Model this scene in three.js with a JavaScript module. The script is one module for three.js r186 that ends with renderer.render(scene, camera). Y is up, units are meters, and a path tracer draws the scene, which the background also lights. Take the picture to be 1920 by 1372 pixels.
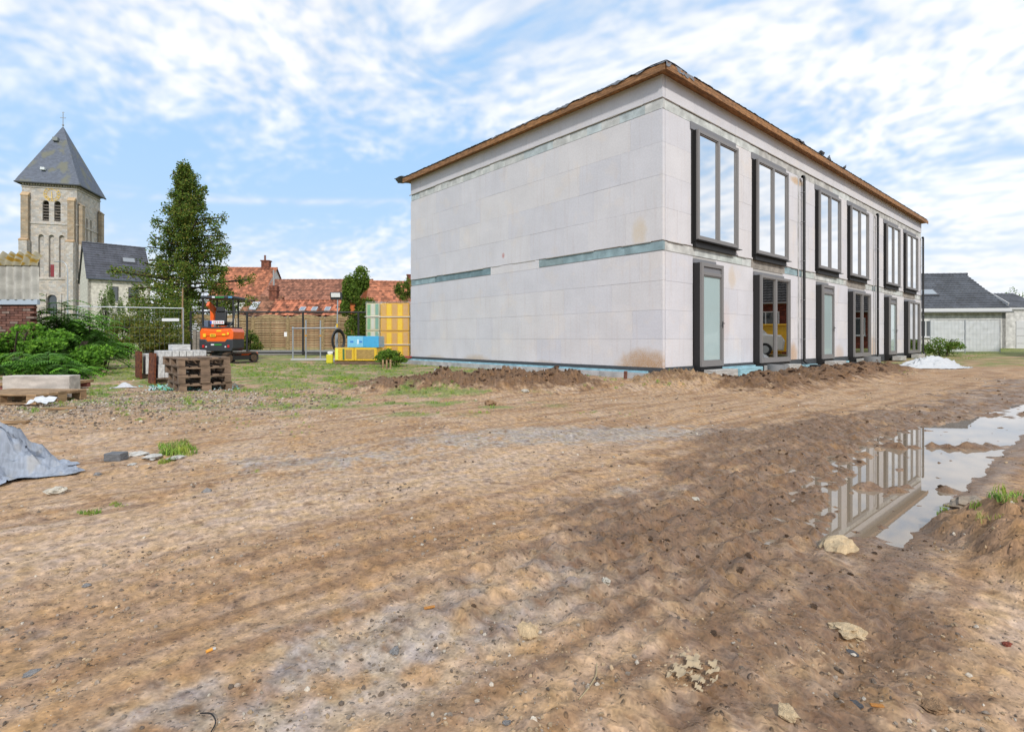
import * as THREE from 'three';
import { mergeGeometries } from 'three/addons/utils/BufferGeometryUtils.js';
import { RoundedBoxGeometry } from 'three/addons/geometries/RoundedBoxGeometry.js';
import { createNoise2D, createNoise3D } from 'simplex-noise';

// ---------------------------------------------------------------- camera, sky, sun, exposure
const scene = new THREE.Scene();
const EYE = 0.9, F = 1006;                                   // eye height in metres, focal length in photograph pixels
const camera = new THREE.PerspectiveCamera(2 * Math.atan(686 / F) * 180 / Math.PI, 1920 / 1372, 0.1, 6000);
camera.position.set(0, EYE, 0);
camera.lookAt(0, EYE, -10);
camera.setViewOffset(1920, 1372, 0, 50, 1920, 1372);         // the lens is shifted, verticals stay upright
camera.updateProjectionMatrix();

const renderer = new THREE.WebGLRenderer({ antialias: true });
renderer.setSize(1024, 731);
renderer.toneMapping = THREE.LinearToneMapping;
renderer.toneMappingExposure = 1.18;
renderer.shadowMap.enabled = true;

function mulberry(a) { return () => { a |= 0; a = a + 0x6D2B79F5 | 0; let t = Math.imul(a ^ a >>> 15, 1 | a); t = t + Math.imul(t ^ t >>> 7, 61 | t) ^ t; return ((t ^ t >>> 14) >>> 0) / 4294967296; }; }
const rnd = mulberry(7), rr = (a, b) => a + (b - a) * rnd();
const n2 = createNoise2D(mulberry(11)), n2b = createNoise2D(mulberry(12)), n3 = createNoise3D(mulberry(13));
const clamp = (x, a = 0, b = 1) => Math.min(b, Math.max(a, x));
const smooth = (a, b, x) => { const t = clamp((x - a) / (b - a)); return t * t * (3 - 2 * t); };
const lerp = (a, b, t) => a + (b - a) * t;
const fbm2 = (x, y, o = 4, f = n2) => { let s = 0, a = 0.5; for (let i = 0; i < o; i++) { s += a * f(x, y); x = x * 2.03 + 17.1; y = y * 2.03 - 9.7; a *= 0.5; } return s; };
const fbm3 = (x, y, z, o = 5) => { let s = 0, a = 0.5; for (let i = 0; i < o; i++) { s += a * n3(x, y, z); x = x * 2.04 + 3.1; y = y * 2.04 - 5.3; z = z * 2.04 + 1.7; a *= 0.5; } return s; };

{ // sky: pale blue with sheets of broken high cloud, whiter towards the horizon
  const W = 2048, Hh = 1024, data = new Float32Array(W * Hh * 4);
  for (let j = 0; j < Hh; j++) {
    const el = ((j + 0.5) / Hh - 0.5) * Math.PI, y = Math.sin(el), c = Math.cos(el);
    for (let i = 0; i < W; i++) {
      const az = ((i + 0.5) / W - 0.5) * 2 * Math.PI, x = c * Math.cos(az), z = c * Math.sin(az);
      const up = Math.max(y, 0);
      const b = Math.pow(up, 0.62);
      let r = lerp(0.60, 0.13, b), g = lerp(0.75, 0.405, b), bl = lerp(0.93, 0.79, b);
      // cloud sheet seen in perspective from below, stretched along one wind direction
      const k = 1 / (up + 0.14), px = x * k, pz = z * k;
      const wx = px * 0.80 + pz * 0.60, wz = -px * 0.60 + pz * 0.80;
      const warp = fbm2(wx * 0.5 + 4, wz * 0.5, 3);
      const big = fbm2(wx * 0.34 + 3.7 + warp * 0.35, wz * 0.62 - 1.1, 4);
      const ripple = fbm2(wx * 7.5 + warp * 3.0, wz * 10.5, 4, n2b);
      const wisp = fbm2(wx * 1.5 + warp * 1.8, wz * 2.7 + 8, 6, n2b);
      let cov = big * 0.8 + wisp * 0.5 + ripple * (0.42 + 0.3 * clamp(big + 0.3, 0, 1)) + 0.34 + 0.34 * smooth(0.2, 0.9, x) + 0.26 * smooth(0.33, 0.55, up) - Math.exp(-Math.pow((up - 0.25) / 0.095, 2)) * lerp(0.20, 0.66, smooth(0.5, -0.1, x));
      let a = smooth(-0.45, 0.95, cov) * (0.96 - 0.12 * smooth(0.5, 0, ripple + 0.5));
      a = a + (1 - a) * 0.55 * smooth(0.22, 0.0, up);
      // two thin old vapour trails
      const trail = (m, o, w) => Math.exp(-Math.pow((el - (o + m * Math.atan2(x, -z))) / w, 2));
      a += (1 - a) * 0.5 * Math.max(trail(0.075, 0.262, 0.005), trail(0.03, 0.245, 0.0035) * 0.5) * smooth(0.05, -0.1, x) * smooth(0.25, 0.6, -z) * smooth(-0.2, 0.5, wisp + 0.3);
      const lit = 0.83 + 0.13 * clamp(wisp + big + ripple * 0.6, -0.6, 0.7) + 0.06 * smooth(0.0, 0.9, x);
      r = lerp(r, lit * 0.99, a); g = lerp(g, lit * 1.0, a); bl = lerp(bl, lit * 1.035, a);
      const o = (j * W + i) * 4;
      data[o] = r; data[o + 1] = g; data[o + 2] = bl; data[o + 3] = 1;
    }
  }
  const sky = new THREE.DataTexture(data, W, Hh, THREE.RGBAFormat, THREE.FloatType);
  sky.mapping = THREE.EquirectangularReflectionMapping; sky.magFilter = THREE.LinearFilter; sky.needsUpdate = true;
  scene.background = sky; scene.environment = sky;
}
const sun = new THREE.DirectionalLight(new THREE.Color(1.0, 0.95, 0.87), 2.5);   // hazy sun behind the camera
sun.position.set(10, 60, 79); sun.target.position.set(0, 0, -12);
sun.position.add(sun.target.position); sun.castShadow = true; sun.shadow.radius = 7;
Object.assign(sun.shadow.camera, { left: -60, right: 60, top: 60, bottom: -60, near: 1, far: 300 });
sun.shadow.mapSize.set(4096, 4096);
scene.add(sun, sun.target);

// ---------------------------------------------------------------- helpers
const used = new Map();
function numbered(name) { const k = used.get(name) ?? 0; used.set(name, k + 1); return k ? `${name}_${String(k).padStart(3, '0')}` : name; }
function tag(o, label, category, group) { o.userData.label = label; o.userData.category = category; if (group) o.userData.group = group; return o; }
function thing(name, label, category, [x, y, z] = [0, 0, 0], turn = 0, group) {
  const o = new THREE.Group(); o.name = numbered(name); o.position.set(x, y, z); o.rotation.y = turn; scene.add(o); return tag(o, label, category, group);
}
function part(name, geo, m, parent) {
  const o = new THREE.Mesh(Array.isArray(geo) ? mergeGeometries(geo.map(flat)) : geo, m); o.name = parent === scene ? numbered(name) : name;
  o.castShadow = o.receiveShadow = true; parent.add(o); return o;
}
function flat(g) { if (g.index) g = g.toNonIndexed(); for (const k of Object.keys(g.attributes)) if (!['position', 'normal', 'uv'].includes(k)) g.deleteAttribute(k); return g; }
function node(name, parent, [x, y, z] = [0, 0, 0], ry = 0) { const o = new THREE.Group(); o.name = name; o.position.set(x, y, z); o.rotation.y = ry; parent.add(o); return o; }
const lin = (r, g, b) => new THREE.Color().setRGB(r, g, b);
const M = (r, g, b, rough = 0.9, o = {}) => new THREE.MeshPhysicalMaterial({ color: lin(r, g, b), roughness: rough, side: THREE.DoubleSide, ...o });
function move(g, x, y, z, rx = 0, ry = 0, rz = 0) { const m = new THREE.Matrix4().makeRotationFromEuler(new THREE.Euler(rx, ry, rz, 'YXZ')); m.setPosition(x, y, z); return g.applyMatrix4(m); }
function box(w, h, d, x = 0, y = 0, z = 0, rx = 0, ry = 0, rz = 0) {            // centred box with uv in metres
  const g = new THREE.BoxGeometry(w, h, d), uv = g.attributes.uv, dims = [[d, h], [d, h], [w, d], [w, d], [w, h], [w, h]], off = rnd() * 7;
  for (let i = 0; i < 24; i++) uv.setXY(i, uv.getX(i) * dims[i >> 2][0] + off, uv.getY(i) * dims[i >> 2][1] + off * 0.7);
  return move(g, x, y, z, rx, ry, rz);
}
const span = (x0, x1, y0, y1, z0, z1) => box(x1 - x0, y1 - y0, z1 - z0, (x0 + x1) / 2, (y0 + y1) / 2, (z0 + z1) / 2);
function rbox(w, h, d, r, x = 0, y = 0, z = 0, rx = 0, ry = 0, rz = 0) { return move(new RoundedBoxGeometry(w, h, d, 3, r), x, y, z, rx, ry, rz); }
function bar(a, b, r, seg = 8, r2 = r) {                                         // round bar between two points
  const A = new THREE.Vector3(...a), B = new THREE.Vector3(...b), g = new THREE.CylinderGeometry(r2, r, A.distanceTo(B), seg);
  const q = new THREE.Quaternion().setFromUnitVectors(new THREE.Vector3(0, 1, 0), B.clone().sub(A).normalize());
  return g.applyMatrix4(new THREE.Matrix4().compose(A.add(B).multiplyScalar(0.5), q, new THREE.Vector3(1, 1, 1)));
}
function tube(pts, r, seg = 24, rad = 7) { return new THREE.TubeGeometry(new THREE.CatmullRomCurve3(pts.map((p) => new THREE.Vector3(...p))), seg, r, rad); }
function prism(pts, depth, bevel = 0) {                                          // outline in x,y pushed along z
  const s = new THREE.Shape(pts.map(([x, y]) => new THREE.Vector2(x, y)));
  return new THREE.ExtrudeGeometry(s, { depth, bevelEnabled: bevel > 0, bevelSize: bevel, bevelThickness: bevel, bevelSegments: 2, curveSegments: 10 });
}
const spot = (u, d) => [(u - 960) / F * d, -d];                                  // x, z of a thing d metres off

// textures: grain and wear only
function tex(w, h, fill, repeat = [1, 1], srgb = true) {
  const a = new Uint8Array(w * h * 4);
  for (let j = 0, o = 0; j < h; j++) for (let i = 0; i < w; i++, o += 4) { const c = fill(i / w, j / h, i, j); a[o] = clamp(c[0]) * 255; a[o + 1] = clamp(c[1]) * 255; a[o + 2] = clamp(c[2]) * 255; a[o + 3] = 255; }
  const t = new THREE.DataTexture(a, w, h); t.wrapS = t.wrapT = THREE.RepeatWrapping; t.magFilter = THREE.LinearFilter; t.repeat.set(...repeat);
  if (srgb) t.colorSpace = THREE.SRGBColorSpace; t.needsUpdate = true; return t;
}
// noise that tiles: a torus in four dimensions is overkill, so blend the four shifted copies
const tile = (f) => (u, v) => { const a = f(u, v), b = f(u - 1, v), c = f(u, v - 1), d = f(u - 1, v - 1); const s = Math.sqrt((u * u + (1 - u) ** 2) * (v * v + (1 - v) ** 2)); return (a * (1 - u) * (1 - v) + b * u * (1 - v) + c * (1 - u) * v + d * u * v) / s; };
const woodTex = tex(256, 256, (u, v) => { const f = tile((a, b) => fbm2(a * 2.2, b * 26, 4))(u, v), g = tile((a, b) => fbm2(a * 5 + 9, b * 5, 3))(u, v); const k = 0.78 + f * 0.34 + g * 0.16; return [k, k * 0.97, k * 0.94]; }, [0.8, 1.6]);
const mottle = tex(512, 512, (u, v) => { const f = tile((a, b) => fbm2(a * 4, b * 4, 6))(u, v), g = tile((a, b) => fbm2(a * 60, b * 60, 2, n2b))(u, v); const k = 0.86 + f * 0.16 + g * 0.07; return [k, k * 0.995, k * 0.985]; }, [0.5, 0.5]);
const roughBump = tex(512, 512, (u, v) => { const f = tile((a, b) => fbm2(a * 14, b * 14, 5))(u, v); const k = 0.5 + 0.5 * f; return [k, k, k]; }, [0.7, 0.7], false);

// ---------------------------------------------------------------- ground
// a runs along the wheel tracks (parallel to the long facade), b across them
const AX = 0.751, AZ = 0.660, WATER = 0.02;
const ab = (x, z) => [AX * x - AZ * z, AZ * x + AX * z];
const bell = (x, z, cx, cz, rx, rz, ry = 0) => { const c = Math.cos(ry), s = Math.sin(ry), dx = x - cx, dz = z - cz, p = (c * dx - s * dz) / rx, q = (s * dx + c * dz) / rz; return Math.exp(-(p * p + q * q)); };
const pick = (list, x) => { let i = 0; while (i < list.length - 2 && x > list[i + 1][0]) i++; const [x0, y0] = list[i], [x1, y1] = list[i + 1]; return lerp(y0, y1, clamp((x - x0) / (x1 - x0))); };
const PUDDLE_LEFT = [[2.6, -0.82], [3.3, -1.10], [4.2, -1.24], [5.0, -1.36], [6.4, -1.37], [7.35, -1.17], [8.5, -1.02], [10.2, -0.90], [14, -0.8]];
function puddle(a, b) { return Math.min(b - pick(PUDDLE_LEFT, a), -0.61 - b, (a - 2.75) * 0.6, (13.5 - a) * 0.4); }   // above 0 in the water
function zones(x, z) {
  const [a, b] = ab(x, z), d = -z, w = fbm2(x * 1.1, z * 1.1, 3);
  const near = smooth(-1.6, 0.0, puddle(a, b) + w * 0.5);
  // churned wet mud to the left of the pool and on the side towards the camera
  let mud = clamp(near * 1.05 * smooth(-0.1, -0.75, b + w * 0.25) + 0.6 * bell(x, z, 2.35, -5.0, 1.2, 0.5, 0.72) + 0.62 * bell(x, z, 0.9, -1.75, 0.55, 0.7, 0.3) + 0.3 * bell(x, z, 1.4, -3.0, 0.8, 0.5, 0.5));
  mud = clamp(mud + 0.6 * mud * w);
  const m1 = bell(x, z, -0.85, -9.6, 1.9, 0.85, 0.12) + 0.5 * bell(x, z, 0.9, -9.9, 0.7, 0.5), m2 = bell(x, z, 3.0, -10.0, 0.9, 0.62, 0.3);
  const [fa, fb] = ab(x - 3.25, z + 11.56), m3 = smooth(-1.9, -0.2, fa) * smooth(9.5, 6.5, fa) * Math.exp(-Math.pow((fb - 2.25 - 0.25 * w) / 0.75, 2));
  const m4 = smooth(0.0, 0.42, x - 1.60 - 0.22 * (d - 1.9) + w * 0.10) * smooth(2.75, 2.3, d) * smooth(1.45, 1.85, d + 0.15 * w);
  return { a, b, d, w, mud, m1, m2, m3, m4 };
}
function H(x, z, q = zones(x, z)) {
  const { a, b, d, w, mud, m1, m2, m3, m4 } = q;
  const far = smooth(9, 24, Math.hypot(x, z));
  let y = 0.012 + 0.22 * smooth(20, 27, d) * smooth(14, 2, x) + 0.25 * smooth(22, 38, d) * smooth(2, 14, x);
  y += 0.03 * n2(x * 0.22, z * 0.22) * smooth(3, 8, d) + 0.012 * w;
  // wheel tracks
  const tread = (b0, w0) => Math.exp(-Math.pow((b - b0 - 0.05 * n2(a * 0.35, b0)) / w0, 4)) * (smooth(-0.3, 0.3, Math.sin(2 * Math.PI * (a + Math.abs(b - b0) * 0.9) / 0.095)) - 0.9);
  if (d < 9) y += 0.013 * smooth(-0.25, 0.25, n2(a * 0.8, 2)) * (tread(-1.98, 0.13) + tread(-3.35, 0.13)) * smooth(1.2, 2.0, a) + 0.007 * smooth(-0.1, 0.4, n2(a * 0.7 + 9, 5)) * (tread(-2.62, 0.12) + tread(-1.12, 0.10) * smooth(2.4, 1.8, a));
  const track = n2(b * 2.2 + 0.25 * n2(a * 0.3, 3), a * 0.06) * 0.5 + n2(b * 5.5, a * 0.16 + 7) * 0.22 + n2(b * 15, a * 0.35 + 3) * 0.12;
  y += track * 0.026 * (1 - far) * (0.6 + mud);
  // grain and clods
  y += fbm2(x * 5, z * 5, 3) * (0.006 + 0.010 * mud) + fbm2(x * 21, z * 21, 3, n2b) * (0.0032 + 0.014 * mud) * (1 - 0.7 * far);
  const clod = 0.20 * smooth(0.0, 0.30, fbm2(x * 9, z * 9, 3, n2b)), clod2 = 0.16 * smooth(0.0, 0.25, fbm2(x * 19 + 5, z * 19, 2));
  const lump = Math.max(0, 0.30 - Math.abs(fbm2(x * 6 + 2, z * 6, 3)));
  y += clod * 0.055 * mud + clod2 * 0.05 * mud - lump * 0.02 * mud;
  const heap = m1 * (0.29 + 0.16 * w) + m2 * 0.30 + m3 * (0.21 + 0.14 * fbm2(x * 1.3, z * 1.3, 2)) + m4 * 0.19, rough = clamp(m1 + m2 + m3 + m4 * 0.6);
  y += heap + rough * (clod * 0.20 + clod2 * 0.16 + fbm2(x * 3.2, z * 3.2, 2) * 0.10);
  // the pool: a long rut, a straight bank towards the right, a ragged muddy shore on the left
  const p = puddle(a, b) + 0.10 * fbm2(x * 2.6, z * 2.6, 3) * smooth(-0.35, -0.9, b);
  if (p > -1.5 && d > 1) {
    const left = smooth(-0.55, -0.95, b), bed = WATER - 0.022 + 0.042 * fbm2(a * 2.2, b * 6.5, 4) + clod * 0.03 - 0.02 * smooth(0.25, 0.5, p) + (0.030 + 0.04 * n2(x * 5, z * 5)) * (Math.exp(-Math.pow((d - 4.36 - 0.05 * w) / 0.09, 2)) + 0.8 * Math.exp(-Math.pow((d - 3.12 + 0.12 * (x - 2.4)) / 0.07, 2)) + 0.8 * Math.exp(-Math.pow((d - 6.3 + 0.2 * w) / 0.2, 2)));
    const shore = WATER + (0.002 + 0.040 * (1 - Math.exp(p / lerp(0.10, 0.75, left)))) + (fbm2(a * 2.6, b * 7, 4) * 0.045 + clod * 0.08 - 0.004) * left;
    const t = smooth(-1.5, -0.95, p) * smooth(-0.05, -0.30, m4 - 0.5);
    y = lerp(y, lerp(shore, bed, smooth(-0.05, 0.12, p)), t * lerp(smooth(-0.45, -0.05, p), smooth(-1.3, -0.5, p), smooth(-0.5, -0.9, b)));
  }
  // trench by the plinth of the building
  return y;
}
const lines = (from, fineEnd, step, grow, end) => { const l = []; let s = step, x = from; while (x < fineEnd) { l.push(x); x += s; } while (x < end) { l.push(x); s *= grow; x += s; } return l; };
{
  const right = lines(0, 3.4, 0.016, 1.0145, 75), left = lines(0, 3.0, 0.016, 1.017, 75).slice(1).map((v) => -v).reverse();
  const xs = [-2500, -900, -400, -200, -120, ...left, ...right, 120, 200, 400, 900, 2500];
  const zs = [900, 200, 60, 25, 12, 6, 3, 1.5, 0.6, 0, -0.3, -0.55, -0.75];
  for (let d = 0.9; d < 70; d *= 1.0088) zs.push(-d);
  zs.push(-85, -110, -160, -260, -500, -1000, -2500);
  const nx = xs.length, nz = zs.length, pos = new Float32Array(nx * nz * 3), col = new Float32Array(nx * nz * 3), uv = new Float32Array(nx * nz * 2), uv1 = new Float32Array(nx * nz * 2);
  const C = (r, g, b) => [r, g, b], mix = (A, B, t) => { A[0] = lerp(A[0], B[0], t); A[1] = lerp(A[1], B[1], t); A[2] = lerp(A[2], B[2], t); };
  const TAN = C(0.56, 0.365, 0.215), PALE = C(0.66, 0.475, 0.325), BROWN = C(0.41, 0.235, 0.120), GREY = C(0.47, 0.415, 0.36), MUD = C(0.238, 0.134, 0.068), DARK = C(0.165, 0.085, 0.040), SAND = C(0.47, 0.30, 0.16), GREEN = C(0.20, 0.27, 0.055), OCHRE = C(0.52, 0.285, 0.115);
  for (let j = 0, k = 0; j < nz; j++) for (let i = 0; i < nx; i++, k++) {
    const x = xs[i], z = zs[j], inner = Math.abs(x) < 76 && z > -72 && z < 2;
    let y = 0.3, c = C(0.2, 0.22, 0.09);
    if (inner) {
      const q = zones(x, z); y = H(x, z, q);
      const { a, b, d, w, mud, m1, m2, m3, m4 } = q;
      c = [...TAN];
      const f1 = fbm2(x * 0.7 + 3, z * 0.7, 4), f2 = fbm2(a * 0.32 + 0.15 * w, b * 4.2, 5, n2b), f3 = fbm2(x * 3.3, z * 3.3, 3), f4 = fbm2(x * 13, z * 13, 3, n2b), f5 = fbm2(x * 34 + 1, z * 34, 2);
      mix(c, PALE, smooth(0.0, 0.5, f1 + 0.5 * f2 + 0.16 * smooth(0, -3, x)) * 0.75);
      mix(c, BROWN, smooth(0.02, 0.42, 1.25 * f2 + 0.35 * f3 + 0.05 - 0.2 * smooth(-0.5, -2.5, x) + 0.30 * smooth(0.2, 1.6, x) * smooth(8, 4, d)) * 0.85);
      mix(c, OCHRE, smooth(0.1, 0.45, fbm2(x * 1.7 + 40, z * 1.7, 3)) * 0.5);
      const lane = (b0, w0) => Math.exp(-Math.pow((b - b0 - 0.08 * w) / w0, 2));
      mix(c, PALE, 0.75 * lane(-2.95, 0.42) * smooth(5.5, 2.5, a) * smooth(-0.5, 0.15, f2 + 0.3)); mix(c, BROWN, 0.5 * lane(-2.1, 0.35) * smooth(4, 1, a)); mix(c, GREY, 0.7 * lane(-1.34, 0.24) * smooth(2.4, 1.2, a) * smooth(-0.3, 0.2, f3 + 0.1));
      // grey crushed stone showing through
      const g = 1.15 * bell(x, z, 0.85, -5.0, 1.9, 0.5, 0.15) + 0.5 * bell(x, z, -0.75, -1.4, 0.6, 0.2, 0.7) + 0.55 * bell(x, z, 0.55, -3.0, 0.8, 0.35, 0.5) + 0.7 * bell(x, z, -1.2, -3.9, 0.9, 0.4) + 0.8 * bell(x, z, -5.3, -7.4, 2.6, 1.5) + 0.6 * bell(x, z, 2.0, -2.2, 0.3, 0.2) + 0.5 * bell(x, z, -1.7, -1.5, 0.4, 0.18, 0.4);
      mix(c, GREY, clamp(smooth(0.35, 0.95, g + 0.7 * f3 + 0.5 * f4 + 0.35 * f1) * 0.8));
      mix(c, MUD, clamp(smooth(0.15, 1.05, mud + 0.5 * f3 + 0.3 * f4 + 0.3 * f2) * 0.95));
      mix(c, DARK, 0.75 * smooth(0.10, 0.38, f5 + 0.5 * f4) * smooth(0.35, 0.75, mud)); mix(c, DARK, 0.45 * smooth(0.16, 0.42, f5 + 0.35 * f2));
      mix(c, MUD, 0.55 * smooth(0.4, 0.9, bell(x, z, 2.1, -4.6, 1.5, 0.33, 0.5) + 0.5 * f3));
      mix(c, DARK, clamp(smooth(0.12, 0.45, m1 + 0.45 * f3 + 0.25 * f4) * 0.85));
      mix(c, SAND, smooth(0.25, 0.6, m2 + 0.3 * f3)); mix(c, MUD, smooth(0.5, 0.8, m2 + 0.55 * f3) * 0.8);
      mix(c, DARK, clamp(smooth(0.15, 0.5, m3 + 0.45 * f3 + 0.25 * f4) * 0.85));
      mix(c, BROWN, smooth(0.2, 0.6, m4 + 0.3 * f3));
      // green film of small weeds, on the older ground at the back and left
      const weed = smooth(4.5, 8, d) * smooth(2.5, -1.5, x) * (0.72 + 0.25 * smooth(9, 13, d)) + 0.75 * smooth(15, 19, d) * smooth(9, 13, x) + 0.9 * smooth(24, 34, d) - 0.7 * clamp(m1 + m2 + m3);
      mix(c, GREEN, clamp(smooth(0.40, 0.72, weed * 0.76 + 0.85 * fbm2(x * 0.9 + 9, z * 0.9, 4) + 0.2 * f4)) * 0.8 * smooth(0.12, 0.45, weed));
      const f6 = fbm2(a * 1.8, b * 26, 3, n2b), t = 1 + 0.26 * f4 + 0.36 * f5 + 0.12 * f3 + 0.26 * f6;
      c[0] *= t; c[1] *= t; c[2] *= t;
    }
    pos.set([x, y, z], k * 3); col.set(c, k * 3);
    uv.set([(x * 0.93 + z * 0.36), (z * 0.93 - x * 0.36)], k * 2); uv1.set([(x + 8) / 24, -z / 24], k * 2);
  }
  const idx = new Uint32Array((nx - 1) * (nz - 1) * 6);
  for (let j = 0, o = 0; j < nz - 1; j++) for (let i = 0; i < nx - 1; i++) { const p = j * nx + i; idx.set([p, p + 1, p + nx, p + 1, p + nx + 1, p + nx], o); o += 6; }
  const g = new THREE.BufferGeometry();
  g.setAttribute('position', new THREE.BufferAttribute(pos, 3)); g.setAttribute('color', new THREE.BufferAttribute(col, 3));
  g.setAttribute('uv', new THREE.BufferAttribute(uv, 2)); g.setAttribute('uv1', new THREE.BufferAttribute(uv1, 2));
  g.setIndex(new THREE.BufferAttribute(idx, 1)); g.computeVertexNormals();
  // fine soil: grains, crumbs and little pale and dark stones
  const S = 1536, crumb = new Float32Array(S * S), tone = new Float32Array(S * S), gr = mulberry(5);
  const soil = tile((u, v) => fbm2(u * 34, v * 34, 5)), soil2 = tile((u, v) => fbm2(u * 150, v * 150, 2, n2b));
  for (let j = 0, o = 0; j < S; j++) for (let i = 0; i < S; i++, o++) { const a = soil(i / S, j / S), b = soil2(i / S, j / S); tone[o] = 0.74 + 0.34 * a + 0.24 * b; crumb[o] = 0.4 + 0.16 * a + 0.10 * b; }
  for (let n = 0; n < 16000; n++) {
    const cx = gr() * S, cy = gr() * S, r = 0.9 + 3.6 * Math.pow(gr(), 4) , kind = gr(), e = 0.6 + gr() * 0.4, an = gr() * 3.14, up = kind < 0.42 ? 1.28 + gr() * 0.3 : 0.5 + gr() * 0.3;
    for (let dy = -Math.ceil(r); dy <= r; dy++) for (let dx = -Math.ceil(r); dx <= r; dx++) {
      const p = (dx * Math.cos(an) + dy * Math.sin(an)) / r, q = (dy * Math.cos(an) - dx * Math.sin(an)) / (r * e), l = p * p + q * q; if (l > 1) continue;
      const o = ((Math.floor(cy + dy) + S) % S) * S + (Math.floor(cx + dx) + S) % S; tone[o] *= lerp(1, up, 0.85); crumb[o] += 0.30 * Math.sqrt(1 - l) * r / 3;
    }
  }
  const hueA = tile((u, v) => fbm2(u * 16 + 3, v * 16, 5, n2b)); const soilMap = tex(S, S, (u, v, i, j) => { const k = tone[j * S + i], h = hueA(u, v); return [k * (1 + 0.05 * h), k * (1 - 0.02 * h), k * (1 - 0.28 * h)]; }, [0.42, 0.42], false), soilBump = tex(S, S, (u, v, i, j) => { const k = crumb[j * S + i]; return [k, k, k]; }, [0.42, 0.42], false);
  const wet = tex(768, 768, (u, v) => { const x = u * 24 - 8, z = -v * 24, q = zones(x, z); const m = clamp(smooth(0.3, 0.8, q.mud + 0.35 * fbm2(x * 3.3, z * 3.3, 4)) + 0.4 * q.mud * smooth(0.05, 0.3, fbm2(x * 2, z * 2, 3))); const k = lerp(0.95, 0.40, m); return [k, k, k]; }, [1, 1], false);
  wet.wrapS = wet.wrapT = THREE.ClampToEdgeWrapping; wet.channel = 1;
  const m = new THREE.MeshPhysicalMaterial({ vertexColors: true, map: soilMap, bumpMap: soilBump, bumpScale: 0.013, roughness: 1, roughnessMap: wet, side: THREE.DoubleSide });
  const ground = part('ground', g, m, scene); ground.userData.kind = 'structure';
  ground.userData.label = 'bare rutted earth and gravel of the building site';
}
{ // standing rain water in the rut
  const pts = [[2.3, -0.7], [2.4, -1.5], [3.2, -1.75], [5, -1.95], [8, -1.9], [11, -1.6], [13.8, -1.3], [14, -0.5], [9, -0.46], [5, -0.5], [3, -0.53]];
  const s = new THREE.Shape(pts.map(([a, b]) => new THREE.Vector2(AX * a + AZ * b, AZ * a - AX * b))), g = new THREE.ShapeGeometry(s);
  const m = M(0.50, 0.40, 0.29, 0.012, { transmission: 0.55, thickness: 0, ior: 1.75 });
  const w = part('puddle_water', g.rotateX(-Math.PI / 2), m, scene); w.position.y = WATER; w.userData.kind = 'structure'; w.userData.label = 'still rain water in the muddy rut mirroring sky and building';
}

// ---------------------------------------------------------------- the unfinished terrace
const BL = 22.56, BD = 10.48, TURN = 0.7208, CORNER = [3.25, 0, -11.56];          // facade length, depth, turn, near corner
const toWorld = (s, p, y = 0) => [CORNER[0] + AX * s + AZ * p, y, CORNER[2] - AZ * s + AX * p];   // s along the facade, p out of it
const Y0 = 0.27, YB0 = 2.81, YB1 = 3.05, YT0 = 5.88, YT1 = 6.13, YW = 6.62;
function wearTex(w, h, mx, my, stains) {                                          // cellular concrete: dust, drips, scuffs, splashes of soil
  return tex(w, h, (u, v) => {
    const x = u * mx, y = v * my;
    let k = 0.94 + 0.03 * fbm2(x * 0.9, y * 0.9, 5) + 0.03 * fbm2(x * 14, y * 14, 2, n2b), r = k, g = k * 0.985, b = k * 0.985;
    const drip = smooth(0.12, 0.6, fbm2(x * 5.5, y * 0.35, 4)) * 0.025; r -= drip * 0.5; g -= drip * 0.8; b -= drip;
    const patch = smooth(0.2, 0.5, fbm2(x * 0.8 + 31, y * 0.8, 4)); r += 0.012 * patch; g += 0.002 * patch; b -= 0.012 * patch;
    for (const [sx, sy, rx, ry, cr, cg, cb, amt] of stains) {
      const e = ((x - sx) / rx) ** 2 + ((y - sy) / ry) ** 2; if (e > 3) continue;
      const t = amt * smooth(1.5, 0.0, e + 0.35 * fbm2(x * 3 + sx, y * 3, 4)) * (0.72 + 0.6 * fbm2(x * 26, y * 26, 3, n2b)); r = lerp(r, cr, t); g = lerp(g, cg, t); b = lerp(b, cb, t);
    }
    return [r, g, b];
  });
}
const SOILC = [0.74, 0.52, 0.30];
const sideWear = wearTex(1536, 960, BD, 6.9, [[0.45, 0.25, 0.75, 0.42, ...SOILC, 0.8], [6.6, 0.22, 0.7, 0.22, 0.82, 0.68, 0.5, 0.6], [8.9, 0.2, 0.7, 0.16, 0.82, 0.7, 0.54, 0.5], [3.6, 0.2, 0.5, 0.15, 0.85, 0.74, 0.6, 0.5], [0.6, 3.3, 0.2, 0.35, 0.93, 0.83, 0.68, 0.6], [5.3, 3.32, 0.06, 0.08, 0.8, 0.45, 0.4, 0.7]]);
const frontWear = wearTex(2048, 640, BL, 6.9, [[6.9, 0.4, 0.35, 0.4, 0.82, 0.62, 0.42, 0.75], [7.2, 5.7, 0.5, 0.12, 0.85, 0.6, 0.3, 0.6], [2.75, 1.35, 0.25, 0.5, 0.92, 0.8, 0.74, 0.5], [14.8, 0.5, 0.4, 0.5, 0.84, 0.66, 0.5, 0.6], [3.1, 2.45, 0.2, 0.3, 0.9, 0.78, 0.62, 0.5], [10.9, 0.4, 0.5, 0.3, 0.86, 0.7, 0.54, 0.5]]);
const concBump = tex(512, 512, (u, v) => { const k = 0.5 + 0.4 * tile((a, b) => fbm2(a * 50, b * 50, 3))(u, v); return [k, k, k]; }, [0.8, 0.8], false);
const tones = [[0.70, 0.708, 0.742], [0.715, 0.718, 0.74], [0.68, 0.69, 0.73], [0.725, 0.722, 0.733]];
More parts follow.
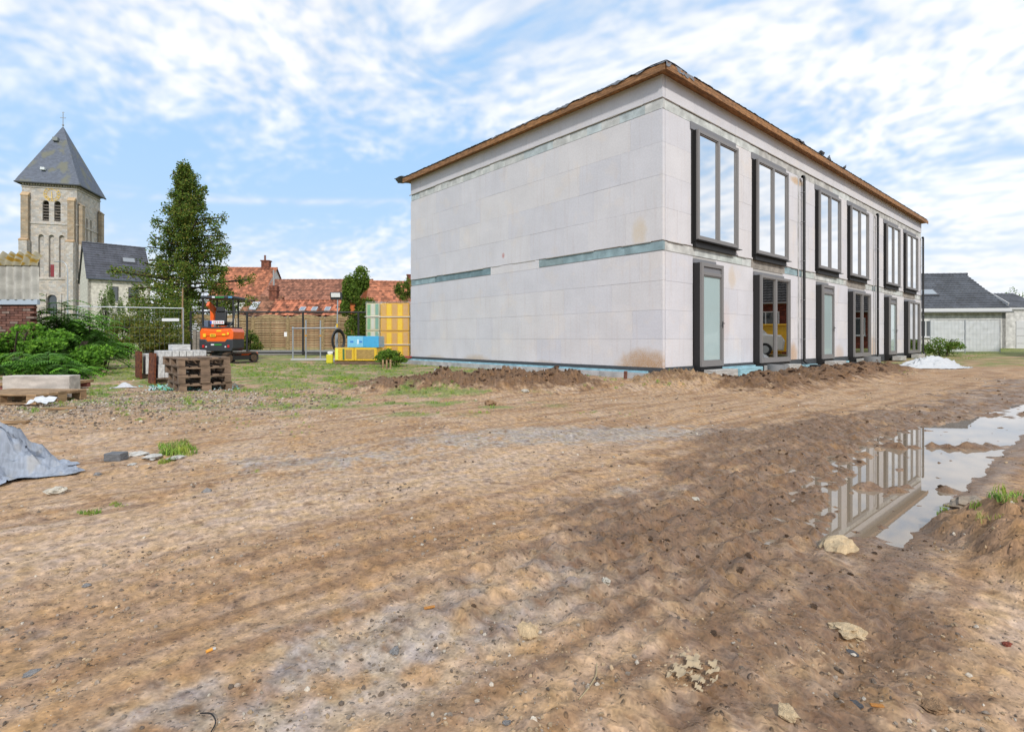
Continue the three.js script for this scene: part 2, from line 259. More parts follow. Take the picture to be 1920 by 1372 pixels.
const sideMats = tones.map((c) => M(...c, 0.92, { map: sideWear, bumpMap: concBump, bumpScale: 0.0015 })), frontMats = tones.map((c) => M(...c, 0.92, { map: frontWear, bumpMap: concBump, bumpScale: 0.0015 }));
const mortar = M(0.44, 0.42, 0.40, 0.95), darkFoil = M(0.012, 0.011, 0.011, 0.55), bitumen = M(0.055, 0.06, 0.066, 0.7, { bumpMap: roughBump, bumpScale: 0.01 }), membrane = M(0.15, 0.16, 0.18, 0.5, { bumpMap: roughBump, bumpScale: 0.02 });
const osb = M(0.50, 0.26, 0.11, 0.85, { map: woodTex }), osb2 = M(0.44, 0.235, 0.11, 0.85, { map: woodTex }), frameGrey = M(0.20, 0.19, 0.186, 0.5), flashing = M(0.19, 0.19, 0.205, 0.75);
const xpsBlue = M(0.36, 0.64, 0.76, 0.85, { map: mottle }), xpsPale = M(0.74, 0.77, 0.76, 0.9, { map: mottle }), bandBlue = M(0.36, 0.50, 0.55, 0.85, { map: mottle }), whiteConc = M(0.56, 0.56, 0.57, 0.93, { map: mottle, bumpMap: concBump, bumpScale: 0.002 });
const mirrorGlass = M(0.82, 0.83, 0.83, 0.015, { metalness: 1 }), darkGlass = M(0.46, 0.45, 0.43, 0.012, { metalness: 1 }), frosted = M(0.42, 0.53, 0.53, 0.16, { clearcoat: 1, clearcoatRoughness: 0.04 });

const terrace = thing('unfinished_terrace', 'long two storey white block building under construction with tall dark framed windows', 'building', CORNER, TURN);
part('wall_core', span(0.03, BL - 0.02, 0.0, YW, -BD + 0.02, -0.03), mortar, terrace);
const openings = [];
for (let h = 0; h < 3; h++) { const o = h * 7.52; openings.push([o + 1.24, o + 2.25, 0, 2.66, 'door'], [o + 4.30, o + 6.20, 0, 2.62, 'low'], [o + 1.24, o + 3.2, 3.18, 5.72, 'up'], [o + 4.30, o + 6.30, 3.18, 5.72, 'up']); }
const br = mulberry(21), bq = (a, b) => a + (b - a) * br();
function blockGeo(x0, x1, y0, y1, side) {                                         // one block; uv run over the whole wall so that stains cross the joints
  const gap = 0.0016, t = 0.09, proud = br() * 0.005;
  const g = side ? span(-proud, t, y0 + gap, y1 - gap, -x1 + gap, -x0 - gap) : span(x0 + gap, x1 - gap, y0 + gap, y1 - gap, -t, proud);
  const p = g.attributes.position, uv = g.attributes.uv;
  for (let i = 0; i < p.count; i++) uv.setXY(i, (side ? -p.getZ(i) : p.getX(i)) / (side ? BD : BL), p.getY(i) / 6.9);
  return g;
}
function wall(name, len, start, holes, mats, side) {
  const w = node(name, terrace), rows = [];
  const addRows = (y0, y1, n) => { for (let i = 0; i < n; i++) rows.push([lerp(y0, y1, i / n), lerp(y0, y1, (i + 1) / n)]); };
  addRows(Y0, YB0, 4); addRows(YB1, YT0, 4); rows.push([YT1, YW]);
  rows.forEach(([y0, y1], ri) => {
    const top = ri === rows.length - 1;
    const cuts = holes.filter(([, , a, b]) => a < y1 - 0.05 && b > y0 + 0.05).map(([a, b]) => [a, b]).sort((p, q) => p[0] - q[0]);
    let runs = [], at = start; for (const [a, b] of cuts) { if (a > at) runs.push([at, a]); at = b; } runs.push([at, len]);
    for (const [r0, r1] of runs) {
      let x = r0, first = true;
      while (x < r1 - 0.02) {
        let e = x + (top ? bq(1.6, 2.4) : bq(0.75, 1.55)); if (first) e = x + bq(0.4, 1.4); first = false; if (r1 - e < 0.45) e = r1;
        // where an opening covers only a piece of the row's height, leave room for it in full courses only
        part('block', blockGeo(x, e, y0, y1, side), mats[Math.floor(br() * 3.99)], w); x = e;
      }
    }
  });
  return w;
}
wall('side_wall', BD, 0, [], sideMats, true);
const front = wall('front_wall', BL, 0.1, openings.map(([a, b, y0, y1]) => [a - 0.02, b + 0.02, y0, y1]), frontMats, false);
// bands of insulation at the floor and roof slabs
function band(x0, x1, y0, y1, side, mats, name = 'insulation_strip', step = [0.7, 1.3]) {
  for (let x = x0; x < x1 - 0.01;) { const e = Math.min(x1, x + bq(...step)), d = 0.012 + br() * 0.008; part(name, side ? span(d, 0.08, y0, y1 - br() * 0.008, -e + 0.003, -x) : span(x, e - 0.003, y0, y1 - br() * 0.008, -0.08, -d), mats[Math.floor(br() * mats.length)], terrace); x = e; }
}
band(0.0, 3.84, YB0 + 0.03, YB1 - 0.02, true, [bandBlue, bandBlue, M(0.34, 0.45, 0.48, 0.85, { map: mottle })]);
band(5.89, BD, YB0 + 0.03, YB1 - 0.02, true, [bandBlue, M(0.24, 0.36, 0.41, 0.85, { map: mottle })]);
part('block', blockGeo(3.84, 5.0, YB0, YB1 - 0.01, true), sideMats[1], terrace); part('block', blockGeo(5.0, 5.89, YB0, YB1 - 0.01, true), sideMats[3], terrace);
band(0.0, BD, YT0 + 0.02, YT1 - 0.03, true, [xpsPale, M(0.62, 0.70, 0.73, 0.9, { map: mottle }), M(0.76, 0.77, 0.76, 0.9, { map: mottle })], 'insulation_strip', [0.15, 0.6]);
for (let h = 0; h < 3; h++) { band(h * 7.52 + 0.1, h * 7.52 + 4.2, YB0 + 0.03, YB1 - 0.02, false, [xpsPale, M(0.66, 0.72, 0.70, 0.9, { map: mottle }), M(0.74, 0.74, 0.72, 0.9, { map: mottle })]); band(h * 7.52 + 4.25, h * 7.52 + 6.35, YB0 + 0.0, YB1 - 0.03, false, [M(0.42, 0.38, 0.34, 0.95, { map: mottle, bumpMap: roughBump, bumpScale: 0.02 })], 'concrete_lintel'); band(h * 7.52 + 6.4, Math.min(BL, h * 7.52 + 7.62), YB0 + 0.03, YB1 - 0.02, false, [xpsPale, bandBlue]); }
band(0.1, BL, YT0 + 0.02, YT1 - 0.03, false, [xpsPale, M(0.62, 0.61, 0.59, 0.9, { map: mottle })], 'insulation_strip', [1.5, 2.5]);
// squeezed-out mortar beads below and above the bands, broken here and there
for (const side of [true, false]) for (const y of [YB1, YT1]) for (let x = side ? 0.05 : 0.2; x < (side ? BD : BL) - 0.4;) {
  const l = bq(0.15, 0.8); if (br() < 0.75 && !(y === YB1 && !side && openings.some(([a, b, , , k]) => k === 'up' && x < b + 0.1 && x + l > a - 0.1))) part('mortar_bead', side ? rbox(0.03, bq(0.015, 0.035), l, 0.006, 0.0, y - 0.008, -x - l / 2) : rbox(l, bq(0.015, 0.035), 0.03, 0.006, x + l / 2, y - 0.008, 0.0), mortar, terrace); x += l;
}
// plinth: black damp-proof sheet, blue board edge, pale facing panels
part('damp_sheet', span(-0.018, 0.02, 0.06, Y0 + 0.012, -BD - 0.05, 0), bitumen, terrace);
part('damp_sheet', span(0.1, BL, 0.02, Y0 + 0.02, 0.0, 0.016), bitumen, terrace);
{
  for (let z = 0.35; z < 10.9;) { const e = Math.min(10.9, z + 1.25), p = node('plinth_panel', terrace); part('facing', span(-0.20, -0.075, -0.12, 0.150 + br() * 0.006, -e + 0.004, -z), whiteConc, p); part('foam_core', span(-0.07, -0.02, -0.12, 0.20, -e + 0.004, -z), xpsBlue, p); z = e; }
  for (const [a, b, y] of [[0.25, 1.2, 0.13], [2.28, 4.2, 0.22], [6.6, 8.6, 0.12], [9.9, 11.6, 0.14]]) part('plinth_board', span(a, b, -0.12, y, 0.03, 0.11), xpsBlue, terrace);
}
// windows and doors: boxes standing out from the wall, each with its frame and panes
openings.forEach(([a, b, y0r, y1, kind]) => {
  const up = kind === 'up', p = up ? 0.11 : 0.2, y0 = up ? y0r + 0.02 : 0.27, w = node(kind === 'door' ? 'door' : 'window', terrace), fw = kind === 'door' ? 0.085 : 0.07;
  part('side_foil', span(a, a + 0.025, y0 - 0.03, y1, -0.08, p - 0.03), darkFoil, w); part('side_foil', span(b - 0.025, b, y0 - 0.03, y1, -0.08, p - 0.03), darkFoil, w);
  part('backing', span(a + 0.025, b - 0.025, y0, y1, -0.08, p - 0.085), darkFoil, w);
  const f = [span(a, a + fw, y0, y1, p - 0.028, p + 0.025), span(b - fw, b, y0, y1, p - 0.028, p + 0.025), span(a + fw, b - fw, y1 - fw, y1, p - 0.028, p + 0.023), span(a + fw, b - fw, y0, y0 + fw + (up ? 0 : 0.04), p - 0.028, p + 0.023)];
  const mid = (a + b) / 2; if (kind !== 'door') f.push(span(mid - 0.045, mid + 0.045, y0 + fw, y1 - fw, p - 0.028, p + 0.02)); else f.push(span(a + fw, b - fw, y1 - 0.28, y1 - 0.21, p - 0.028, p + 0.02));
  part('frame', f, frameGrey, w);
  const lip = 0.022, pane = (x0, x1, ya, yb, m) => { part('sash', [span(x0, x0 + lip, ya, yb, p - 0.05, p + 0.006), span(x1 - lip, x1, ya, yb, p - 0.05, p + 0.006), span(x0 + lip, x1 - lip, ya, ya + lip, p - 0.05, p + 0.005), span(x0 + lip, x1 - lip, yb - lip, yb, p - 0.05, p + 0.005)], frameGrey, w); part('pane', span(x0 + lip, x1 - lip, ya + lip, yb - lip, p - 0.04, p - 0.022), m, w); };
  if (kind === 'door') {
    pane(a + fw, b - fw, y0 + fw + 0.04, y1 - 0.28, frosted); part('transom_panel', span(a + fw, b - fw, y1 - 0.21, y1 - fw, p - 0.04, p - 0.012), flashing, w);
    part('handle', [rbox(0.03, 0.16, 0.012, 0.005, b - fw + 0.03, 1.25, p + 0.031), bar([b - fw + 0.03, 1.28, p + 0.03], [b - fw + 0.03, 1.28, p + 0.075], 0.009), bar([b - fw + 0.035, 1.28, p + 0.07], [b - fw - 0.08, 1.28, p + 0.07], 0.009)], darkFoil, w);
  } else { const m = up ? mirrorGlass : darkGlass; const bot = y0 + fw + (up ? 0 : 0.04); pane(a + fw, mid - 0.045, bot, y1 - fw, m); pane(mid + 0.045, b - fw, bot, y1 - fw, m); }
  if (up) {
    part('head_flashing', span(a - 0.14, b + 0.06, y1 + 0.002, y1 + 0.17, 0.004, 0.03), flashing, w);
    part('side_flashing', span(b + 0.002, b + 0.10, y0 - 0.16, y1, 0.006, 0.016), flashing, w);
    part('side_flashing', span(a - 0.10, a - 0.002, y0 - 0.1, y1, 0.006, 0.016), darkFoil, w);
    part('sill', [span(a - 0.02, b + 0.14, y0 - 0.035, y0 - 0.022, 0.0, p + 0.05), span(a, b - 0.05, y0 - 0.17, y0 - 0.037, 0.0, p - 0.035)], darkFoil, w);
  } else { part('head_flashing', span(a - 0.02, b - 0.03, y1 + 0.002, y1 + 0.10, 0.004, 0.05), flashing, w); part('side_flashing', span(a + 0.0, a + 0.02, 0.02, y0 - 0.032, -0.05, p - 0.03), darkFoil, w); part('base_rail', span(a + 0.02, b, 0.1, y0 - 0.002, 0.0, p - 0.01), darkFoil, w); }
});
// downpipes with brackets
for (const s of [7.52, 15.04, 22.42]) {
  const d = node('downpipe', terrace); part('pipe', [tube([[s - 0.14, 5.86, 0.10], [s - 0.02, 5.88, 0.10], [s, 5.80, 0.10], [s, 5.6, 0.10]], 0.042, 16, 10), bar([s, 5.62, 0.10], [s, 0.34, 0.10], 0.042, 12), tube([[s, 0.36, 0.10], [s, 0.25, 0.11], [s, 0.16, 0.2]], 0.043, 8, 10)], M(0.02, 0.019, 0.019, 0.45), d);
  for (const y of [0.9, 2.1, 3.3, 4.5, 5.4]) part('bracket', [move(new THREE.TorusGeometry(0.046, 0.007, 6, 16), s, y, 0.10, Math.PI / 2), bar([s - 0.06, y, 0.09], [s - 0.06, y, -0.01], 0.006)], M(0.35, 0.35, 0.35, 0.4, { metalness: 0.8 }), d);
  if (s < 20) part('joint_strip', span(s - 0.24, s - 0.15, 0.3, 5.9, 0.004, 0.012), whiteConc, d);
}
// roof: boarding that juts out a little, with loose roofing felt folded over the edge
{
  const rf = node('roof', terrace), o = 0.2;
  for (let x = -o; x < BL + o - 0.01;) { const e = Math.min(BL + o, x + 2.44); part('roof_board', span(x, e - 0.006, YW + 0.004, YW + 0.06, -0.9, o + br() * 0.02), br() < 0.5 ? osb : osb2, rf); part('edge_batten', span(x, e - 0.004, YW + 0.062, YW + 0.125, 0.02, o - 0.02 + br() * 0.02), br() < 0.5 ? osb : osb2, rf); x = e; }
  for (let z = 0.9; z < BD + o - 0.01;) { const e = Math.min(BD + o, z + 2.44); part('roof_board', span(-o + br() * 0.01, 1.2, YW + 0.004, YW + 0.06, -e + 0.006, -z), br() < 0.5 ? osb : osb2, rf); part('edge_batten', span(-o + 0.01, 0.1, YW + 0.062, YW + 0.12, -e + 0.005, -z), br() < 0.5 ? osb : osb2, rf); z = e; }
  part('roof_deck', span(1.21, BL - 0.2, YW + 0.004, YW + 0.05, -BD, -0.91), osb2, rf);
  const felt = (along, from, to, drop, seed) => {                                 // a strip of felt over the edge, ruffled
    const L = to - from, n = Math.ceil(L / 0.06), prof = [[0.6, 0.135], [0.1, 0.15], [-0.225, 0.14], [-0.245, 0.09], [-0.25, 0.02]], pos = [], idx = [];
    for (let i = 0; i <= n; i++) { const t = from + L * i / n, q = fbm2(t * 1.8 + seed, seed, 3), dr = drop * clamp(0.75 + 1.4 * q, 0.05, 1.6); prof.forEach(([c, y], k) => { const out = -c + 0.02 * q * (k > 1 ? 1 : 0) + 0.012 * n2(t * 7, k + seed), yy = YW + (k > 2 ? 0.14 - dr * (k - 2) / 2 : y) + 0.014 * n2(t * 4.5 + seed, k * 0.6); pos.push(...(along === 'side' ? [-out, yy, -t] : [t, yy, out])); }); }
    for (let i = 0; i < n; i++) for (let k = 0; k < 4; k++) { const p = i * 5 + k; idx.push(p, p + 1, p + 5, p + 1, p + 6, p + 5); }
    const g = new THREE.BufferGeometry(); g.setAttribute('position', new THREE.Float32BufferAttribute(pos, 3)); g.setAttribute('uv', new THREE.Float32BufferAttribute(pos.filter((_, i) => i % 3 !== 1), 2)); g.setIndex(idx); g.computeVertexNormals(); part('roofing_felt', g, membrane, rf);
  };
  felt('side', -0.24, 5.6, 0.05, 1); felt('side', 5.6, 11.2, 0.02, 5); felt('front', -0.24, 0.9, 0.15, 9); felt('front', 0.9, 22.6, 0.012, 14);
  for (let x = -o; x < BL + o - 0.1; x += 3) part('fascia_board', span(x, Math.min(BL + o, x + 2.995), YW - 0.05, YW + 0.10, o + 0.021, o + 0.042), br() < 0.5 ? osb : osb2, rf);
  for (let z = -o; z < BD + o - 0.1; z += 3) part('fascia_board', span(-o - 0.03, -o - 0.005, YW - 0.05, YW + 0.10, -Math.min(BD + o, z + 2.995), -z), br() < 0.5 ? osb : osb2, rf);
  const scrap = (x, y, z, w, h, s) => { const g = new THREE.PlaneGeometry(w, h, 10, 6), p = g.attributes.position; for (let i = 0; i < p.count; i++) p.setZ(i, 0.09 * n2(p.getX(i) * 3 + s, p.getY(i) * 3)); g.computeVertexNormals(); part('roofing_felt', move(g, x, y, z, -1.2, s, 0.3), membrane, rf); };
  for (const [x, w] of [[6.9, 0.5], [7.4, 0.35], [8.6, 0.4], [9.4, 0.3], [10.8, 0.4], [11.6, 0.3], [12.4, 0.35]]) scrap(x, YW + 0.19, 0.05, w, 0.35, x);
  scrap(-0.18, YW + 0.08, -10.85, 0.4, 0.4, 2);
}
// loose pieces round the foot of the building
const laid = (name, label, cat, s, p, geo, m, lift = 0, turn = 0, group) => { const [x, , z] = toWorld(s, p); const o = part(name, geo, m, scene); o.position.set(x, H(x, z) + lift, z); o.rotation.y = TURN + turn; return tag(o, label, cat, group); };
const paver = M(0.56, 0.55, 0.53, 0.92, { map: mottle, bumpMap: concBump, bumpScale: 0.002 });
const steps = [[1.75, 1.0, 'pale concrete block laid as a step at the first door from the corner'], [4.75, 0.85, 'left one of two concrete blocks under the first tall ground floor window'], [5.65, 0.85, 'right one of two concrete blocks under the first tall ground floor window'], [9.25, 1.0, 'pale concrete block at the middle door between the first two downpipes'], [12.3, 0.95, 'concrete block under the second pair of tall ground floor panes'], [16.8, 0.9, 'concrete block at the farthest door'], [19.9, 0.95, 'concrete block under the farthest ground floor window']];
steps.forEach(([s, w, label], i) => { const [x, , z] = toWorld(s, 0.42), y = Math.min(H(x, z), 0.06); const o = part('step_block', rbox(w, 0.18, 0.3, 0.012), paver, scene); o.position.set(x, Math.max(0.115, y + 0.085), z); o.rotation.y = TURN + 0.02 * (i % 3 - 1); tag(o, label, 'concrete block', 'concrete blocks along the facade'); });
laid('foam_board', 'light blue foam board lying in front of the wall between door and window', 'foam board', 3.05, 0.42, rbox(1.3, 0.2, 0.25, 0.01, 0, 0.09, 0), xpsBlue, 0, 0.03);
const pvc = M(0.20, 0.205, 0.21, 0.5), ring = (r, h, t = 0.008) => new THREE.LatheGeometry([[r - t, 0], [r, 0], [r, h], [r - t, h], [r - t, 0]].map(([a, b]) => new THREE.Vector2(a, b)), 32);
laid('drain_pipe_stub', 'wide grey plastic pipe stub standing upright below the first ground floor window', 'pipe', 4.0, 0.72, ring(0.20, 0.25), pvc, -0.03);
laid('drain_pipe_stub', 'narrower grey plastic pipe stub beside the wide one under the window', 'pipe', 4.45, 0.70, ring(0.14, 0.25), pvc, -0.03);
laid('drain_pipe_stub', 'grey plastic pipe stub standing between the middle door and its window', 'pipe', 11.1, 0.95, ring(0.24, 0.36), pvc, -0.06);
laid('drain_cover', 'black plastic lid lying on soil below the middle door', 'lid', 9.9, 1.0, new THREE.LatheGeometry([[0, 0.1], [0.3, 0.1], [0.34, 0.07], [0.36, 0], [0.30, -0.02]].map(([a, b]) => new THREE.Vector2(a, b)), 28), darkFoil, 0.06);
laid('downpipe_shoe', 'black plastic drain shoe at the foot of the first downpipe', 'drain shoe', 7.5, 0.42, [rbox(0.3, 0.16, 0.24, 0.04, 0, 0.06, 0), bar([0, 0.06, 0], [0, 0.06, 0.24], 0.06, 14)], darkFoil);
laid('brick_slab', 'flat red clay slab under the near corner of the building', 'clay slab', 0.0, 0.16, rbox(0.65, 0.07, 0.22, 0.01, 0, 0, 0), M(0.36, 0.085, 0.06, 0.9, { map: mottle }), 0.10, -0.1);
laid('brick_slab', 'red clay slab sticking out at the back left corner of the side wall', 'clay slab', -0.12, -10.6, rbox(0.3, 0.07, 0.4, 0.01, 0, 0, 0), M(0.42, 0.08, 0.07, 0.9, { map: mottle }), 0.23);
laid('wooden_peg', 'short reddish wooden peg stuck in the sand before the near corner', 'peg', -1.45, 0.1, box(0.05, 0.26, 0.05, 0, 0.08, 0, 0.06), M(0.30, 0.13, 0.09, 0.9, { map: woodTex }));
laid('timber_offcut', 'pale timber offcut by the red slab at the near corner', 'timber', 0.62, 0.22, box(0.3, 0.09, 0.1, 0, 0.05, 0), M(0.55, 0.44, 0.3, 0.9, { map: woodTex }), 0.06);

// ---------------------------------------------------------------- foliage
function leafCloud(list, pal, long = 1.6) {                                       // list of [x, y, z, size]; every leaf is a small folded blade
  const pos = new Float32Array(list.length * 12), col = new Float32Array(list.length * 12), nor = new Float32Array(list.length * 12), idx = new Uint32Array(list.length * 6), v = new THREE.Vector3(), e = new THREE.Euler(), q = new THREE.Quaternion();
  list.forEach(([x, y, z, s], i) => {
    e.set(rr(-1.3, 1.3), rr(0, 6.28), rr(-1.0, 1.0)); q.setFromEuler(e);
    const c = pal[Math.floor(rnd() * pal.length)], k = rr(0.75, 1.25), pts = [[0, 0, -long / 2], [0.5, 0.10, 0], [0, 0, long / 2], [-0.5, 0.10, 0]];
    const n = v.set(0, 1, 0).applyQuaternion(q).clone();
    pts.forEach((p, j) => { v.set(...p).multiplyScalar(s).applyQuaternion(q); pos.set([x + v.x, y + v.y, z + v.z], (i * 4 + j) * 3); col.set([c[0] * k, c[1] * k, c[2] * k], (i * 4 + j) * 3); nor.set([n.x, n.y, n.z], (i * 4 + j) * 3); });
    const p = i * 4; idx.set([p, p + 2, p + 1, p, p + 3, p + 2], i * 6);
  });
  const g = new THREE.BufferGeometry(); g.setAttribute('position', new THREE.BufferAttribute(pos, 3)); g.setAttribute('color', new THREE.BufferAttribute(col, 3)); g.setAttribute('normal', new THREE.BufferAttribute(nor, 3)); g.setIndex(new THREE.BufferAttribute(idx, 1)); return g;
}
const leafMat = new THREE.MeshPhysicalMaterial({ vertexColors: true, roughness: 0.8, side: THREE.DoubleSide, transmission: 0.45, thickness: 0, specularIntensity: 0.25 });
const bark = M(0.11, 0.085, 0.06, 0.95, { map: woodTex, bumpMap: roughBump, bumpScale: 0.03 });
const ball = (r) => { let x, y, z; do { x = rr(-1, 1); y = rr(-1, 1); z = rr(-1, 1); } while (x * x + y * y + z * z > 1); return [x * r, y * r, z * r]; };
const G1 = [[0.10, 0.175, 0.025], [0.135, 0.21, 0.028], [0.18, 0.24, 0.032], [0.085, 0.15, 0.025], [0.25, 0.23, 0.045]];
const G2 = [[0.11, 0.22, 0.025], [0.15, 0.27, 0.03], [0.19, 0.30, 0.035], [0.09, 0.18, 0.022]];
const G3 = [[0.17, 0.21, 0.03], [0.22, 0.23, 0.035], [0.13, 0.175, 0.025], [0.11, 0.15, 0.025], [0.27, 0.22, 0.05]];

{ // tall pyramid-shaped tree
  const [x, z] = spot(352, 32), y = H(x, z), t = thing('pyramidal_tree', 'tall pointed green tree between the white house and the orange roofs', 'tree', [x, y, z]), Ht = 11.2, leaves = [], limbs = [];
  const cx = (h) => -0.25 * h / Ht;
  part('trunk', [tube([[0, -0.2, 0], [0.02, 2, 0], [-0.08, 5, 0.03], [cx(Ht), Ht - 0.6, 0]], 0.06, 20, 7), bar([0, -0.2, 0], [-0.03, 3.4, 0], 0.24, 9, 0.14), bar([-0.03, 3.4, 0], [-0.1, 6.6, 0.02], 0.14, 8, 0.07)], bark, t);
  for (let n = 0; n < 150; n++) {
    const f = Math.pow((n + 0.5) / 150, 0.85), h = 1.9 + f * (Ht - 2.1), an = n * 2.4 + rr(-0.4, 0.4), ca = Math.cos(an), sa = Math.sin(an), L = (0.25 + 4.0 * Math.pow(1 - f, 0.95) * (f < 0.12 ? 0.75 + 2 * f : 1)) * rr(0.45, 1.25) * (1 + 0.14 * ca * (1 - f)) * (0.85 + 0.35 * n2(h * 0.9, an)), droop = rr(-0.05, 0.22) - 0.3 * f, bx = cx(h);
    const P = (s) => [bx + ca * L * s, h + L * (0.28 * s - droop * s * s - 0.2 * s), sa * L * s];
    if (L > 0.6) limbs.push(tube([P(0), P(0.35), P(0.7), P(0.98)], 0.014 + 0.013 * L, 6, 5));
    const nc = Math.round(5 + L * 4.4);
    for (let c = 0; c < nc; c++) { const s = Math.pow(rr(0.05, 1), 0.6), p = P(s), side = (rnd() - 0.5) * 0.55 * L * s * 0.8, r = rr(0.16, 0.34); const q = [p[0] - sa * side, p[1] + rr(-0.3, 0.16), p[2] + ca * side]; for (let k = 0; k < 26; k++) { const b = ball(r); leaves.push([q[0] + b[0], q[1] + b[1] * 1.15, q[2] + b[2], rr(0.06, 0.095)]); } }
  }
  const crown = part('crown', leafCloud(leaves, G1), leafMat, t); part('limbs', limbs, bark, crown);
}
function bushLeaves(n, rx, ry, rz, size, lumps = 26, core = 0.55, pointed = 0) {
  const L = [], c = []; for (let i = 0; i < lumps; i++) { const b = ball(1), l = Math.hypot(...b) || 1, k = rr(0.5, 0.86) / l; c.push([b[0] * k, b[1] * k, b[2] * k, rr(0.22, 0.42)]); }
  for (let i = 0; i < n; i++) { const [a, b, d, r] = c[Math.floor(rnd() * lumps)], o = ball(1), l = Math.hypot(...o) || 1, k = r * lerp(core, 1, rnd()) / l; const y = b + o[1] * k, s = 1 - pointed * clamp((y + 1) / 2); L.push([(a + o[0] * k) * rx * s, y * ry, (d + o[2] * k) * rz * s, rr(size * 0.7, size * 1.3)]); }
  return L;
}
function shrub(name, label, u, d, w, h, dz, n, size, pal, o = {}) {
  const [x, z] = spot(u, d), y = H(x, z), t = thing(name, label, o.cat ?? 'shrub', [x, y, z], 0, o.group), base = o.base ?? 0, mid = base + (h - base) / 2;
  const L = bushLeaves(n, w / 2, (h - base) / 2, dz / 2, size, o.lumps ?? 30, 0.6, o.pointed ?? 0).map(([a, b, c, s]) => [a, Math.max(b + mid, 0.01), c, s]);
  const st = []; for (let i = 0; i < (o.stems ?? 6); i++) { const a = rr(0, 6.28), r = (o.stems === 1 ? 0 : 0.12) * w; st.push(tube([[Math.cos(a) * r, -0.05, Math.sin(a) * r], [Math.cos(a) * r * 1.3, mid * 0.6, Math.sin(a) * r], [Math.cos(a) * r * 2.2, h * 0.8, Math.sin(a) * r * 1.6]], o.stemR ?? 0.018, 8, 5)); }
  part(o.stems === 1 ? 'trunk' : 'stems', st, bark, t); part(o.stems === 1 ? 'crown' : 'foliage', leafCloud(L, pal), leafMat, t); return t;
}
shrub('evergreen_tree', 'small dense oval evergreen tree standing before the wooden fence', 668, 26.5, 2.05, 4.05, 1.9, 15000, 0.065, [[0.10, 0.175, 0.022], [0.135, 0.215, 0.028], [0.17, 0.25, 0.03]], { stems: 1, base: 0.75, stemR: 0.07, cat: 'tree', lumps: 22 });
shrub('clipped_bush', 'dark rounded bush behind the hedge near the tall tree', 300, 27, 3.6, 3.3, 2.4, 12000, 0.06, G1, { lumps: 30 });
shrub('hedge_bush', 'yellowish green bushy hedge behind the mesh fence left of the excavator', 292, 22, 2.6, 1.65, 1.6, 9000, 0.05, G3);
shrub('hedge_bush', 'loose green bush at the left end of the yellowish hedge', 232, 22.6, 1.9, 1.75, 1.4, 6500, 0.05, [...G3, ...G1]);
shrub('sapling', 'slender pale green sapling in front of the white house', 206, 24, 1.35, 3.3, 1.2, 3600, 0.05, [[0.18, 0.26, 0.07], [0.22, 0.30, 0.10], [0.13, 0.20, 0.05]], { stems: 3, base: 0.5, pointed: 0.35 });
shrub('low_bush', 'low dark bush at the foot of the wooden fence behind the excavator', 470, 25, 1.3, 1.05, 0.9, 3500, 0.05, G1);
shrub('low_bush', 'small weedy bush before the wrapped yellow pallets', 733, 17.5, 1.15, 0.6, 0.9, 2600, 0.045, G2);
shrub('weed_bush', 'clump of tall weeds at the far end of the facade', 1766, 27, 2.4, 1.0, 1.6, 3000, 0.05, [...G2, [0.2, 0.2, 0.06]]);
shrub('far_bush', 'dark bush in front of the right hand orange tiled roof', 756, 38, 1.4, 5.1, 1.2, 1800, 0.08, G1, { base: 3.2, stems: 2 });
// sumac-like thicket: long feathered leaves
function fronds(label, u, d, n, spread, hgt, pal, len = [0.4, 0.75]) {
  const [x, z] = spot(u, d), t = thing('feathery_shrub', label, 'shrub', [x, H(x, z), z], 0, 'feathery shrubs by the shed'), pos = [], col = [], idx = [], stems = [];
  for (let s = 0; s < n; s++) {
    const a = rr(0, 6.28), r = Math.sqrt(rnd()) * spread, sx = Math.cos(a) * r, sz = Math.sin(a) * r * 0.7, top = hgt * (1 - 0.55 * (r / spread) ** 2) * rr(0.55, 1.0);
    stems.push(bar([sx * 0.8, -0.03, sz * 0.8], [sx, top, sz], 0.012, 5, 0.006));
    for (let k = 0; k < 13; k++) {
      const L = rr(...len), fa = rr(0, 6.28), ca = Math.cos(fa), sa = Math.sin(fa), y0 = top * rr(0.45, 1.0), lift = rr(0.1, 0.6), c = pal[Math.floor(rnd() * pal.length)], tint = rr(0.8, 1.2);
      for (let m = 0; m < 10; m++) for (const sd of [-1, 1]) {
        const f = (m + 1) / 10, px = sx + ca * L * f, pz = sz + sa * L * f, py = Math.max(0.02, y0 + L * (lift * f - 0.6 * f * f)), w = 0.24 * L * Math.sin(Math.PI * (0.12 + 0.8 * f)) + 0.03, b = pos.length / 3;
        pos.push(px - ca * 0.026, py, pz - sa * 0.026, px + ca * 0.03, py, pz + sa * 0.03, px - sa * sd * w + ca * 0.04, py - 0.03 - rr(0, 0.03), pz + ca * sd * w + sa * 0.04); idx.push(b, b + 1, b + 2); for (let q = 0; q < 3; q++) col.push(c[0] * tint, c[1] * tint, c[2] * tint);
      }
    }
  }
  const g = new THREE.BufferGeometry(); g.setAttribute('position', new THREE.Float32BufferAttribute(pos, 3)); g.setAttribute('color', new THREE.Float32BufferAttribute(col, 3)); g.setIndex(idx); g.computeVertexNormals();
  part('stems', stems, bark, t); part('foliage', g, leafMat, t);
}
const FERN = [[0.12, 0.30, 0.028], [0.16, 0.37, 0.034], [0.20, 0.43, 0.04], [0.09, 0.23, 0.025]];
fronds('tall feathery green shrub beside the brick shed wall', 100, 15.2, 44, 0.9, 2.35, FERN);
fronds('feathery green shrub at the mesh fence post, right of the tallest one', 158, 15.8, 36, 0.75, 1.8, FERN);
const LEAFY = [[0.13, 0.30, 0.03], [0.17, 0.36, 0.035], [0.22, 0.42, 0.045], [0.10, 0.23, 0.025]];
